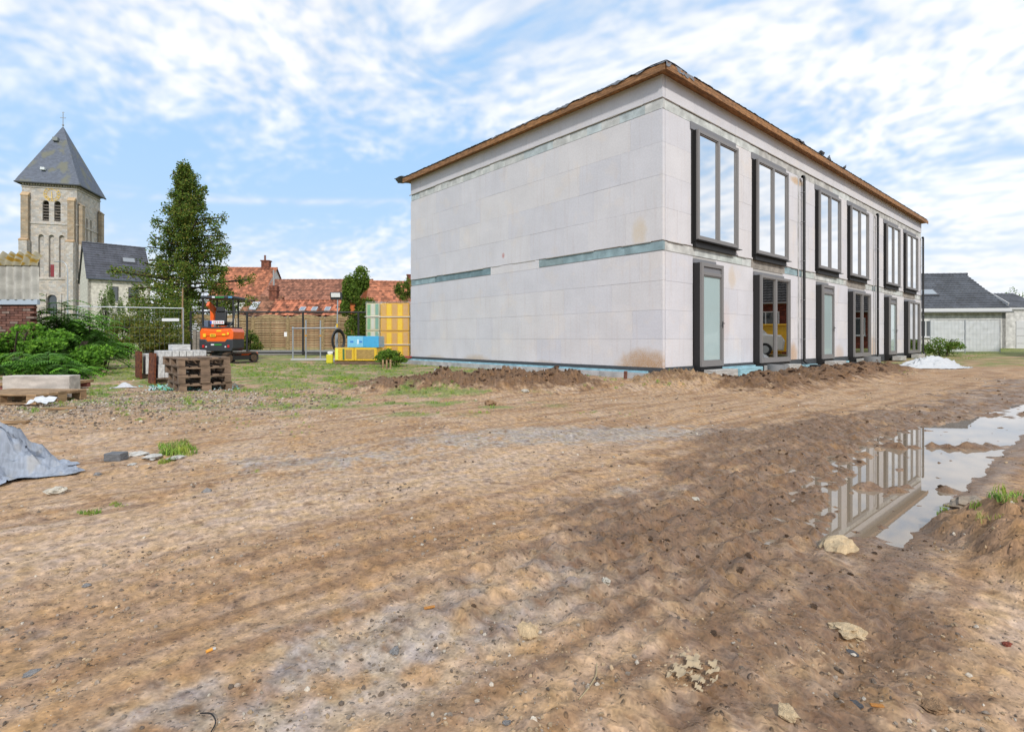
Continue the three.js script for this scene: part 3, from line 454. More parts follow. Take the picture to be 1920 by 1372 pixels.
shrub('leafy_bush', 'bright green leafy bush at the left edge below the brick shed', 16, 13.4, 2.4, 1.35, 1.2, 5200, 0.06, LEAFY, { lumps: 15 });
shrub('leafy_bush', 'bright green leafy bush between the shed bush and the fence post', 112, 13.6, 2.3, 1.05, 1.2, 4200, 0.055, LEAFY, { lumps: 14 });
fronds('low feathery shrub in front of the leafy bushes on the left', 70, 12.4, 18, 1.3, 0.7, FERN, [0.3, 0.55]);
shrub('leafy_bush', 'upright bright green bush just left of the galvanised fence post', 140, 16.6, 1.6, 1.5, 1.2, 3400, 0.06, LEAFY, { lumps: 16 });

// grass: tufts of thin blades
function tuftGeo(n, h, spread, seed) {
  const r = mulberry(seed), pos = [], idx = [];
  for (let i = 0; i < n; i++) {
    const a = r() * 6.28, q = Math.sqrt(r()) * spread, x = Math.cos(a) * q, z = Math.sin(a) * q, l = h * (0.45 + 0.55 * r()), fa = r() * 6.28, lean = l * (0.15 + 0.7 * r()), w = 0.0028 + 0.003 * r(), cx = Math.cos(fa), cz = Math.sin(fa), b = pos.length / 3;
    [[0, 0, 1], [0.3, 0.6, 0.8], [1, 1, 0]].forEach(([o, y, k]) => { const px = x + cx * lean * o, pz = z + cz * lean * o; pos.push(px - cz * w * k, y * l - 0.004, pz + cx * w * k, px + cz * w * k, y * l - 0.004, pz - cx * w * k); });
    idx.push(b, b + 1, b + 2, b + 1, b + 3, b + 2, b + 2, b + 3, b + 4);
  }
  const g = new THREE.BufferGeometry(); g.setAttribute('position', new THREE.Float32BufferAttribute(pos, 3)); g.setIndex(idx); g.computeVertexNormals(); return g;
}
const bladeMat = new THREE.MeshPhysicalMaterial({ color: lin(1, 1, 1), roughness: 0.8, side: THREE.DoubleSide, transmission: 0.3, thickness: 0 });
function scatter(name, label, geo, m, list, tint) {                               // list of [x, z, scale, stretch, y offset]
  const o = new THREE.InstancedMesh(geo, m, list.length); o.name = numbered(name); o.castShadow = o.receiveShadow = true; const q = new THREE.Quaternion(), e = new THREE.Euler(), mt = new THREE.Matrix4();
  list.forEach(([x, z, s, st = 1, dy = 0, tilt = 0.15], i) => { e.set(rr(-tilt, tilt), rr(0, 6.28), rr(-tilt, tilt)); q.setFromEuler(e); mt.compose(new THREE.Vector3(x, H(x, z) + dy * s, z), q, new THREE.Vector3(s, s * st, s)); o.setMatrixAt(i, mt); o.setColorAt(i, tint(x, z)); });
  o.userData.kind = 'stuff'; o.userData.label = label; scene.add(o); return o;
}
const ground = (u, v, e = 0.89) => { const d = e * F / (v - 636); return [(u - 960) / F * d, -d]; };
const grassSpots = [[330, 846, 34, 20, 150, 0.8], [310, 868, 12, 6, 40, 0.7], [170, 958, 26, 6, 60, 0.3], [222, 946, 18, 4, 30, 0.25], [235, 775, 20, 8, 70, 0.5], [262, 788, 10, 4, 25, 0.4], [452, 790, 18, 14, 60, 0.35], [560, 805, 40, 22, 40, 0.25], [640, 713, 34, 9, 420, 0.8], [560, 708, 40, 9, 320, 0.5], [500, 700, 50, 8, 420, 0.5], [560, 690, 60, 6, 420, 0.5], [470, 690, 40, 8, 300, 0.6], [520, 735, 60, 14, 260, 0.4], [600, 745, 60, 12, 150, 0.4], [700, 690, 50, 8, 260, 0.6], [440, 745, 40, 12, 110, 0.3], [240, 700, 40, 8, 220, 0.5], [180, 700, 60, 8, 260, 0.5], [170, 725, 40, 8, 90, 0.4], [60, 690, 60, 16, 900, 0.8], [150, 678, 60, 10, 500, 0.8], [300, 668, 90, 5, 420, 0.7], [110, 756, 18, 6, 60, 0.5], [1170, 708, 40, 5, 100, 0.5], [1100, 775, 30, 4, 40, 0.3], [970, 712, 30, 4, 60, 0.5], [1380, 725, 10, 6, 50, 0.7], [1650, 688, 40, 6, 260, 0.5], [1700, 702, 20, 6, 120, 0.5], [1860, 662, 70, 3, 500, 0.7], [1800, 668, 60, 6, 420, 0.7], [1770, 990, 10, 8, 26, 0.35], [240, 740, 60, 16, 60, 0.3], [350, 780, 80, 18, 40, 0.25], [1180, 780, 30, 6, 24, 0.25], [890, 822, 12, 5, 10, 0.25], [480, 885, 14, 6, 16, 0.2]];
const tufts = [];
for (const [u, v, ru, rv, n, s] of grassSpots) for (let i = 0; i < n; i++) { const a = rr(0, 6.28), q = Math.sqrt(rnd()), p = ground(u + Math.cos(a) * ru * q, v + Math.sin(a) * rv * q); if (fbm2(p[0] * 5, p[1] * 5, 3) > -0.10 + 0.25 * q) tufts.push([p[0], p[1], s * rr(0.4, 1.2) * (1.1 - 0.5 * q), rr(0.6, 1.1)]); }
for (let i = 0; i < 260; i++) { const x = rr(1.6, 3.0), z = -rr(1.6, 2.6), q = zones(x, z); if (q.m4 > 0.75 && fbm2(x * 4, z * 4, 2) > -0.05) tufts.push([x, z, rr(0.2, 0.55), rr(0.6, 1.2)]); }
for (let i = 0; i < 16000; i++) { const x = rr(-16, 3.0), z = -rr(6.3, 20), f = fbm2(x * 0.9 + 9, z * 0.9, 4); if (x > 1.5 + z * 0.25 && z > -9.2) continue; if (f + 0.02 * (-z - 8) > 0.12 + rnd() * 0.25) tufts.push([x, z, rr(0.25, 0.7), rr(0.6, 1.1)]); }
const blades = [[0.19, 0.34, 0.03], [0.26, 0.40, 0.04], [0.34, 0.41, 0.06], [0.15, 0.29, 0.03], [0.38, 0.38, 0.10]];
const insideHouse = (x, z) => { const [s, p] = ab(x - CORNER[0], z - CORNER[2]); return p < 0.25 && p > -11 && s > -0.3 && s < 23; };
scatter('grass', 'short green grass and weeds sprouting on the bare ground', tuftGeo(16, 0.10, 0.06, 3), bladeMat, tufts.filter(([x, z]) => { if (insideHouse(x, z)) return false; const q = zones(x, z); return q.m1 + q.m3 < 0.3 + 0.2 * rnd(); }), () => { const c = blades[Math.floor(rnd() * blades.length)], k = rr(0.8, 1.2); return lin(c[0] * k, c[1] * k, c[2] * k); });
{ // broad-leaved weeds under the shrubs on the left
  const L = []; for (let i = 0; i < 2600; i++) { const p = ground(rr(-40, 190), 674 + 22 * rnd() + (rnd() < 0.3 ? 8 : 0)); const h = rr(0.03, 0.30) * smooth(4, 10, -p[1]); for (let k = 0; k < 5; k++) { L.push([p[0] + rr(-0.12, 0.12), H(p[0], p[1]) + h * rr(0.4, 1), p[1] + rr(-0.12, 0.12), rr(0.025, 0.055)]); } }
  const o = part('ground_weeds', leafCloud(L, [...G2, [0.16, 0.24, 0.05]], 2), leafMat, scene); o.userData.kind = 'stuff'; o.userData.label = 'low leafy weeds in front of the feathery shrubs';
}

// ---------------------------------------------------------------- stones, gravel, clods
function rockGeo(seed, detail = 2, flatY = 0.6, rough = 0.28) {
  const g = new THREE.IcosahedronGeometry(1, detail), p = g.attributes.position, f = createNoise3D(mulberry(seed));
  const cuts = []; const r = mulberry(seed + 99); for (let i = 0; i < 7; i++) { const v = new THREE.Vector3(r() - 0.5, r() - 0.5, r() - 0.5).normalize(); cuts.push([v, 0.62 + 0.3 * r()]); }
  const v = new THREE.Vector3();
  for (let i = 0; i < p.count; i++) { v.fromBufferAttribute(p, i); v.multiplyScalar(1 + rough * f(v.x * 1.3, v.y * 1.3, v.z * 1.3) + rough * 0.4 * f(v.x * 3.5, v.y * 3.5, v.z * 3.5) + rough * 0.22 * f(v.x * 8, v.y * 8, v.z * 8) + rough * 0.10 * f(v.x * 19, v.y * 19, v.z * 19)); for (const [n, c] of cuts) { const dd = v.dot(n) - c; if (dd > 0) v.addScaledVector(n, -dd * 0.85); } p.setXYZ(i, v.x, v.y * flatY, v.z); }
  g.computeVertexNormals(); const uv = g.attributes.uv; for (let i = 0; i < uv.count; i++) uv.setXY(i, p.getX(i) * 0.5 + p.getY(i) * 0.3, p.getZ(i) * 0.5); return g;
}
const stoneMat = (r, g, b) => M(r, g, b, 0.92, { map: mottle, bumpMap: roughBump, bumpScale: 0.003 });
const SANDY = stoneMat(0.66, 0.50, 0.31), GREYST = stoneMat(0.33, 0.32, 0.32), BROWNST = stoneMat(0.36, 0.22, 0.12), PALEST = stoneMat(0.68, 0.62, 0.52), REDST = stoneMat(0.3, 0.07, 0.04), SLATE = stoneMat(0.11, 0.11, 0.12);
function stone(label, u, v, w, m, seed, o = {}) {                                 // w: width in photograph pixels
  const [x, z] = ground(u, v, 0.88), s = w * -z / F / 2; const k = part(o.name ?? 'stone', rockGeo(seed, 4, o.flat ?? 0.55, o.rough ?? 0.34), m, scene);
  k.scale.set(s, s, s * (o.deep ?? 0.85)); k.rotation.y = o.turn ?? seed; k.position.set(x, H(x, z) + s * (o.flat ?? 0.55) * (o.sunk ?? 0.35), z); return tag(k, label, o.cat ?? 'stone', 'loose stones on the site');
}
stone('largest sandy boulder lying in mud just below the puddle', 1572, 1034, 62, SANDY, 3, { flat: 0.62, deep: 0.95 });
stone('heart shaped sandy stone in the lower right of the mud', 1590, 1178, 54, SANDY, 14, { flat: 0.42, rough: 0.5 });
stone('rounded pale sandy stone near the middle of the bottom foreground', 988, 1182, 48, stoneMat(0.68, 0.50, 0.30), 5, { flat: 0.5 });
stone('pale sandy stone at the bottom edge, left of the brown one', 1475, 1341, 42, SANDY, 8, { flat: 0.5 });
stone('brown earthy stone at the bottom edge towards the right corner', 1757, 1328, 44, BROWNST, 9, { flat: 0.5 });
stone('small cream coloured stone below the centre of the dirt track', 1137, 1104, 20, PALEST, 10, { flat: 0.8, rough: 0.5 });
stone('small grey stone left of the rounded pale sandy stone', 741, 1219, 22, GREYST, 11);
stone('flat dark stone under the heart shaped stone', 1592, 1206, 32, SLATE, 12, { flat: 0.25, sunk: 0.2 });
stone('small dark grey pebble between the two bottom edge stones', 1606, 1308, 24, SLATE, 15, { flat: 0.35 });
stone('reddish brick crumb near the right edge of the mud', 1888, 1207, 17, REDST, 16);
stone('grey stone half sunk at the near end of the puddle', 1640, 955, 28, GREYST, 17, { flat: 0.4 });
stone('pale stone on the grey gravel right of the track centre', 1305, 942, 17, PALEST, 18, { flat: 0.4 });
stone('grey pebble at the bottom edge under the rounded sandy stone', 950, 1358, 16, GREYST, 19);
stone('flat grey stone in the left part of the dry track', 60, 1254, 26, GREYST, 20, { flat: 0.3 });
stone('small dark stone in the dry track left of the tarpaulin stone', 163, 1098, 15, GREYST, 22, { flat: 0.4 });
stone('pale stone lying against the grey tarpaulin edge', 105, 920, 42, stoneMat(0.66, 0.6, 0.5), 23, { flat: 0.4 });
stone('lumpy grey brown stone slab on the bank beside the puddle', 1815, 962, 78, stoneMat(0.34, 0.28, 0.22), 24, { flat: 0.4, deep: 0.6, turn: 0.3, sunk: 0.5 });
stone('grey stone between tarpaulin and pale rubble', 182, 888, 15, GREYST, 25, { flat: 0.5 });
stone('pair of pale stones stacked right of the rubble', 388, 918, 18, GREYST, 26, { flat: 0.6 });
stone('flat whitish stone at the foot of the dark soil heap', 985, 738, 30, PALEST, 27, { flat: 0.25, deep: 0.5 });
stone('rounded brown clod in front of the dark soil heap', 918, 758, 24, BROWNST, 28, { flat: 0.6 });
// rubble by the grass tuft
const rub = M(0.70, 0.68, 0.64, 0.92, { map: mottle, bumpMap: concBump, bumpScale: 0.003 });
[[288, 858, 44, 0.24, 'largest white concrete fragment beside the grass tuft'], [262, 852, 34, 0.3, 'white concrete fragment left of the largest one'], [330, 862, 34, 0.25, 'white concrete fragment half under the grass tuft'], [246, 871, 18, 0.3, 'small white concrete fragment at the lower edge of the rubble'], [234, 858, 16, 0.4, 'small pale lump at the left end of the rubble']].forEach(([u, v, w, f, l], i) => stone(l, u, v, w, rub, 40 + i, { name: 'concrete_fragment', cat: 'rubble', flat: f, deep: 0.7, rough: 0.4, sunk: 0.6 }));
{ const [x, z] = ground(217, 865); tag(Object.assign(part('brick_offcut', rbox(0.12, 0.06, 0.09, 0.008), stoneMat(0.2, 0.21, 0.23), scene), {}), 'dark grey brick offcut left of the white rubble', 'brick').position.set(x, H(x, z) + 0.03, z); }
// gravel, crumbs and clods
const gravelTint = () => { const k = rnd(), t = rr(0.75, 1.2), c = k < 0.3 ? [0.38, 0.31, 0.25] : k < 0.68 ? [0.48, 0.35, 0.22] : k < 0.9 ? [0.17, 0.13, 0.10] : [0.62, 0.55, 0.46]; return lin(c[0] * t, c[1] * t, c[2] * t); };
const white = new THREE.MeshPhysicalMaterial({ color: lin(1, 1, 1), roughness: 0.92, map: mottle });
const gr2 = [[], [], []];
for (let i = 0; i < 30000; i++) { const d = 1.05 * Math.pow(13, rnd()), x = rr(-1.05, 1.05) * d, z = -d, f = fbm2(x * 0.8, z * 0.8, 3), q = zones(x, z); if (f + 0.35 * rnd() < 0.16 + 0.5 * q.mud || insideHouse(x, z)) continue; gr2[i % 3].push([x, z, (0.0018 + 0.0085 * Math.pow(rnd(), 7)) * (0.65 + 0.14 * d), rr(0.7, 1.1), 0.15, 3]); }
for (let i = 0; i < 9000; i++) { const p = [-5.0 + 3 * (rnd() + rnd() - 1), -6.3 - 2.6 * (rnd() + rnd() - 0.6)]; if (p[1] < -3) gr2[i % 3].push([p[0], p[1], 0.004 + 0.018 * Math.pow(rnd(), 3), 1, 0.15, 3]); }
gr2.forEach((l, i) => scatter('gravel', ['fine loose gravel strewn over the dirt', 'small stones strewn over the dirt', 'angular chippings strewn over the dirt'][i], rockGeo(60 + i, 1, 0.7, 0.3), white, l, gravelTint));
const clods = [[], []], clodMat = new THREE.MeshPhysicalMaterial({ color: lin(1, 1, 1), roughness: 0.95, map: mottle, bumpMap: roughBump, bumpScale: 0.02 });
for (let i = 0; i < 45000; i++) { const d = 1.1 * Math.pow(14, rnd()), x = rr(-0.6, 1.05) * d, z = -d, q = zones(x, z), f = Math.max(q.m1 * 1.2, q.m2 * 0.7, q.m3 * 1.2, q.m4 * 0.5, q.mud * 0.36); if (f < 0.25 + 0.6 * rnd() || insideHouse(x, z) || H(x, z) < WATER + 0.008) continue; clods[i % 2].push([x, z, (0.003 + 0.017 * Math.pow(rnd(), 4)) * (0.35 + 0.11 * d) * (1 + 1.1 * clamp(q.m1 + q.m3)), rr(0.5, 0.8), 0.0, 0.6]); }
clods.forEach((l, i) => scatter('soil_clods', ['crumbly dark soil clods on the heaps and mud', 'smaller soil crumbs on the heaps and mud'][i], rockGeo(70 + i, 2, 0.75, 0.5), clodMat, l, (x, z) => { const q = zones(x, z), k = rr(0.7, 1.25), s = q.m2 > 0.3; return q.m1 + q.m3 > 0.35 ? lin(0.17 * k, 0.092 * k, 0.050 * k) : s ? lin(0.42 * k, 0.27 * k, 0.15 * k) : lin(0.25 * k, 0.145 * k, 0.08 * k); }));
{ // straw, twigs and splinters
  const L = []; for (let i = 0; i < 900; i++) { const d = 1.1 * Math.pow(11, rnd()), x = rr(-1, 1) * d; if (!insideHouse(x, -d)) L.push([x, -d, rr(0.25, 0.9) * (0.4 + 0.1 * d), 1, 0.004, 0.12]); }
  scatter('straw', 'dry straw, twigs and wood splinters on the dirt', box(0.0022, 0.0022, 0.045, 0, 0.001, 0), white, L, () => { const k = rr(0.7, 1.2); return rnd() < 0.7 ? lin(0.58 * k, 0.44 * k, 0.26 * k) : lin(0.2 * k, 0.14 * k, 0.09 * k); });
  const N = []; for (let i = 0; i < 260; i++) { const p = ground(355 + 95 * (rnd() + rnd() - 1), 726 + 9 * (rnd() + rnd() - 1)); N.push([p[0], p[1], rr(0.5, 1.5), 1, 0.01, 0.4]); }
  const shred = new THREE.PlaneGeometry(0.12, 0.03, 5, 1), sp = shred.attributes.position; for (let i = 0; i < sp.count; i++) sp.setZ(i, 0.018 * Math.sin(i * 2.3)); shred.rotateX(-Math.PI / 2); shred.computeVertexNormals();
  scatter('torn_netting', 'shreds of pale turquoise netting strewn round the stacked pallets', shred, new THREE.MeshPhysicalMaterial({ color: lin(1, 1, 1), roughness: 0.7, side: THREE.DoubleSide }), N, () => { const k = rr(0.7, 1.1); return rnd() < 0.5 ? lin(0.20 * k, 0.55 * k, 0.47 * k) : lin(0.5 * k, 0.62 * k, 0.62 * k); });
}
{ // small litter in the foreground
  let [x, z] = ground(386, 1236); const c = thing('cigarette_end', 'orange tipped cigarette end on the dry dirt near the bottom', 'litter', [x, H(x, z) + 0.006, z], 0.9); part('filter', bar([0, 0, 0], [0.016, 0, 0], 0.0042, 10), M(0.75, 0.33, 0.05, 0.8), c); part('ash_end', bar([0.0165, 0, 0], [0.024, -0.001, 0.001], 0.0038, 10), M(0.5, 0.48, 0.45, 0.9), c);
  [x, z] = ground(805, 1154); tag(part('wood_chip', rbox(0.036, 0.006, 0.010, 0.002, 0, 0, 0, 0, 0.4), M(0.68, 0.32, 0.08, 0.85, { map: woodTex }), scene), 'small orange wood chip left of centre in the foreground', 'wood chip').position.set(x, H(x, z) + 0.004, z);
  [x, z] = ground(1645, 1330); tag(part('wood_chip', rbox(0.03, 0.005, 0.01, 0.002, 0, 0, 0, 0, -0.2), M(0.6, 0.27, 0.06, 0.85, { map: woodTex }), scene), 'orange wood chip near the dark grey pebble at the bottom', 'wood chip').position.set(x, H(x, z) + 0.004, z);
  [x, z] = ground(1080, 1300); tag(part('twig', tube([[0, 0.004, 0.06], [0.03, 0.008, 0.02], [0.055, 0.006, -0.03], [0.065, 0.006, -0.08]], 0.0018, 14, 5), M(0.36, 0.28, 0.16, 0.9), scene), 'thin curved dry twig below the centre of the foreground', 'twig').position.set(x, H(x, z), z);
  [x, z] = ground(395, 1352); tag(part('wire_piece', tube([[-0.03, 0.006, -0.01], [0, 0.012, 0], [0.022, 0.006, 0.02], [0.026, 0.003, 0.045]], 0.0017, 12, 5), darkFoil, scene), 'short bent black wire on the grey gravel at the bottom', 'wire').position.set(x, H(x, z), z);
  [x, z] = ground(1297, 1278); const g = new THREE.PlaneGeometry(0.13, 0.17, 26, 34), p = g.attributes.position; for (let i = 0; i < p.count; i++) { const a = p.getX(i), b = p.getY(i); p.setZ(i, 0.008 + 0.008 * fbm2(a * 26, b * 26, 3) + 0.004 * n2(a * 50, b * 20)); } g.rotateX(-Math.PI / 2); g.computeVertexNormals();
  const keep = []; for (let i = 0; i < g.index.count; i += 3) { const a = g.index.getX(i), px = p.getX(a), pz = p.getZ(a); if (fbm2(px * 18 + 3, pz * 18, 3) < 0.02 && Math.hypot(px / 0.055, pz / 0.08) < 1 + 0.5 * n2(px * 30, pz * 30)) keep.push(a, g.index.getX(i + 1), g.index.getX(i + 2)); } g.setIndex(keep);
  const bag = part('torn_paper', g, M(0.42, 0.32, 0.20, 0.85), scene); bag.position.set(x, H(x, z) - 0.002, z); bag.rotation.y = -0.5; tag(bag, 'muddy torn scrap of cream paper trodden into the mud', 'litter');
}

// ---------------------------------------------------------------- things on the site
const oldWood = [M(0.30, 0.215, 0.155, 0.92, { map: woodTex }), M(0.36, 0.26, 0.185, 0.92, { map: woodTex }), M(0.25, 0.18, 0.13, 0.92, { map: woodTex })], newWood = [M(0.52, 0.36, 0.21, 0.9, { map: woodTex }), M(0.46, 0.31, 0.18, 0.9, { map: woodTex })];
// pallet: 0.8 m end faces +z, 1.2 m runs along z
const deckG = [0.145, 0.1, 0.145, 0.1, 0.145].map((w) => box(w, 0.022, 1.2)), strG = box(0.8, 0.022, 0.145), runG = [0.1, 0.145, 0.1].map((w) => box(w, 0.022, 1.2)), blkG = [box(0.1, 0.078, 0.145), box(0.145, 0.078, 0.145)];
function pallet(label, x, y, z, turn, woods, group) {
  const t = thing('pallet', label, 'pallet', [x, y, z], turn, group), W = () => woods[Math.floor(rnd() * woods.length)], put = (n, g, px, py, pz) => { const o = part(n, g, W(), t); o.position.set(px, py, pz); o.rotation.set(rr(-0.004, 0.004), rr(-0.006, 0.006), 0); };
  [-0.3275, -0.164, 0, 0.164, 0.3275].forEach((px, i) => put('deck_board', deckG[i], px, 0.133, 0));
  for (const pz of [-0.5275, 0, 0.5275]) { put('cross_board', strG, 0, 0.111, pz); for (const px of [-0.35, 0, 0.35]) put('pallet_block', blkG[px === 0 ? 1 : 0], px, 0.061, pz); }
  [-0.35, 0, 0.35].forEach((px, i) => put('bottom_board', runG[i], px, 0.011, 0)); return t;
}
{ const [x, z] = spot(371, 9.7), y = H(x, z) + 0.0; ['bottom', 'second lowest', 'third lowest', 'topmost'].forEach((n, i) => pallet(`${n} grey wooden pallet of the stack of four`, x + [0.02, 0.03, -0.02, -0.035][i], y + i * 0.1445, z + [0, 0.02, -0.01, 0.01][i], [0.72, 0.69, 0.74, 0.76][i], oldWood, 'pallets stacked four high')); }
// left edge: pallet with a pale beam, slatted bundle behind
const beamMat = M(0.66, 0.60, 0.55, 0.9, { map: mottle, bumpMap: concBump, bumpScale: 0.002 });
{ const [x, z] = spot(24, 7.75), y = H(x, z); const p = pallet('weathered pallet lying flat at the left edge under a pale beam', x + 0.15, y, z, 1.50, newWood); p.rotation.x = 0;
  const b = part('concrete_beam', rbox(0.98, 0.35, 0.24, 0.012, 0, 0.175, 0), beamMat, scene); const [bx, bz] = spot(78, 8.35); b.position.set(bx, H(bx, bz) + 0.0, bz); b.rotation.y = 0.06; tag(b, 'pale concrete beam lying on the ground behind the flat pallet at the left', 'beam');
  const w = part('plastic_scrap', (() => { const g = new THREE.PlaneGeometry(0.3, 0.22, 8, 6), q = g.attributes.position; for (let i = 0; i < q.count; i++) q.setZ(i, 0.035 * n2(q.getX(i) * 9, q.getY(i) * 9)); return g.rotateX(-1.3).computeVertexNormals() ?? g; })(), M(0.6, 0.61, 0.62, 0.5), scene); const [wx, wz] = spot(78, 7.15); w.position.set(wx, H(wx, wz) + 0.09, wz); tag(w, 'white plastic scrap hanging at the front of the flat pallet', 'plastic scrap');
  const [sx, sz] = spot(50, 9.6), s = thing('slatted_bundle', 'low bundle of pale slats on reddish bearers behind the concrete beam', 'slats', [sx, H(sx, sz), sz], 0.05); part('bearer', box(1.7, 0.07, 0.09, 0, 0.035, 0.3), M(0.25, 0.09, 0.07, 0.9), s); part('bearer', box(1.7, 0.07, 0.09, 0, 0.035, -0.3), M(0.25, 0.09, 0.07, 0.9), s);
  const slat = box(0.13, 0.05, 0.8); for (let i = 0; i < 10; i++) { const o = part('slat', slat, newWood.concat([M(0.66, 0.58, 0.46, 0.9, { map: woodTex })])[i % 3], s); o.position.set(-0.8 + i * 0.178, 0.095 + rr(0, 0.006), rr(-0.02, 0.02)); o.rotation.y = rr(-0.03, 0.03); }
  [[10, 797, 0.42, 0.1, 'pale timber batten lying by the left edge'], [110, 772, 0.34, 0.5, 'short pale batten on gravel right of the flat pallet']].forEach(([u, v, l, r, lab]) => { const [px, pz] = ground(u, v); const o = part('timber_batten', box(l, 0.03, 0.06, 0, 0.015, 0), newWood[0], scene); o.position.set(px, H(px, pz) + 0.004, pz); o.rotation.y = r; tag(o, lab, 'timber'); });
}
// crumpled sheets
function heap(name, label, cat, x, z, rx, rz, h, seed, m, turn = 0, folds = 1) {
  const nr = 46, na = 110, pos = [], idx = [], uv = [], f = createNoise3D(mulberry(seed)), c = Math.cos(turn), s = Math.sin(turn);
  for (let i = 0; i <= nr; i++) for (let j = 0; j <= na; j++) {
    const r = i / nr, a = j / na * 2 * Math.PI, ca = Math.cos(a), sa = Math.sin(a), edge = 1 + 0.22 * f(ca * 1.2, sa * 1.2, 4) + 0.07 * f(ca * 4, sa * 4, 9), lx = ca * r * rx * edge, lz = sa * r * rz * edge, X = x + c * lx + s * lz, Z = z - s * lx + c * lz;
    const w = 1.6 * f(lx * 0.9 / rx, lz * 0.9 / rz, 7), r1 = 1 - Math.abs(f(lx * 1.7 / rx + w * 0.4, lz * 1.7 / rz, 1)), r2 = 1 - Math.abs(f(lx * 4 / rx + w, lz * 4 / rz, 2)), r3 = f(lx * 11 / rx, lz * 11 / rz, 3);
    const body = 0.95 * Math.exp(-Math.pow(r / 0.66, 4)) * (0.62 + 0.35 * f(lx / rx, lz / rz, 0.4)), y = h * (body + folds * (0.16 * (r1 * r1 - 0.45) + 0.14 * (r2 * r2 * r2 - 0.3) + 0.035 * r3 + 0.06 * (1 - Math.abs(f(lx * 8 / rx + w, lz * 8 / rz, 5)))) * Math.min(1, 2.2 * (1 - r) + 0.22));
    pos.push(X, H(X, Z) + 0.008 + Math.max(0.0, y), Z); uv.push(lx, lz);
  }
  for (let i = 0; i < nr; i++) for (let j = 0; j < na; j++) { const p = i * (na + 1) + j; idx.push(p, p + 1, p + na + 1, p + 1, p + na + 2, p + na + 1); }
  const g = new THREE.BufferGeometry(); g.setAttribute('position', new THREE.Float32BufferAttribute(pos, 3)); g.setAttribute('uv', new THREE.Float32BufferAttribute(uv, 2)); g.setIndex(idx); g.computeVertexNormals(); return tag(part(name, g, m, scene), label, cat);
}
const tarpTex = tex(512, 512, (u, v) => { const f = tile((a, b) => fbm2(a * 3, b * 3, 5))(u, v), g = tile((a, b) => fbm2(a * 40, b * 40, 3, n2b))(u, v), d = smooth(0.1, 0.5, tile((a, b) => fbm2(a * 7 + 5, b * 7, 4))(u, v)); const k = 0.84 + 0.16 * f + 0.10 * g; return [lerp(k * 0.93, 0.86, d * 0.5), lerp(k * 0.97, 0.83, d * 0.5), lerp(k * 1.04, 0.79, d * 0.5)]; }, [0.9, 0.9]);
heap('tarpaulin', 'crumpled dusty blue grey tarpaulin heaped at the left edge', 'tarpaulin', -3.70, -3.40, 0.82, 0.44, 0.43, 5, M(0.50, 0.51, 0.52, 0.7, { map: tarpTex, bumpMap: roughBump, bumpScale: 0.012 }), 0.1, 1.1);
{ const [x, z] = spot(1752, 16.2); heap('plastic_sheeting', 'heap of crumpled white plastic sheeting beyond the soil bank', 'plastic sheeting', x, z, 1.32, 0.55, 0.38, 8, M(0.50, 0.51, 0.52, 0.4), 0.15, 0.85); }
{ const [x, z] = spot(265, 10.4); heap('plastic_scrap', 'scrap of white plastic by the rusty plates', 'plastic scrap', x - 0.05, z + 0.4, 0.22, 0.12, 0.1, 9, M(0.5, 0.51, 0.53, 0.5), 0, 0.5); }
{ const [x, z] = ground(818, 702); const o = part('white_peg', new THREE.CylinderGeometry(0.045, 0.045, 0.2, 16), M(0.72, 0.73, 0.76, 0.5), scene); o.position.set(x, H(x, z) + 0.06, z); tag(o, 'short white plastic tube standing in the dark soil heap', 'tube'); }
for (const [u, l] of [[718, 'left one of three short pegs in weeds by the back corner'], [725, 'middle one of three short pegs in weeds by the back corner'], [732, 'right one of three short pegs in weeds by the back corner']]) { const [x, z] = spot(u, 16.4); const o = part('wooden_peg', box(0.045, 0.34, 0.045, 0, 0.12, 0), newWood[0], scene); o.position.set(x, H(x, z), z); tag(o, l, 'peg', 'pegs in the weeds'); }
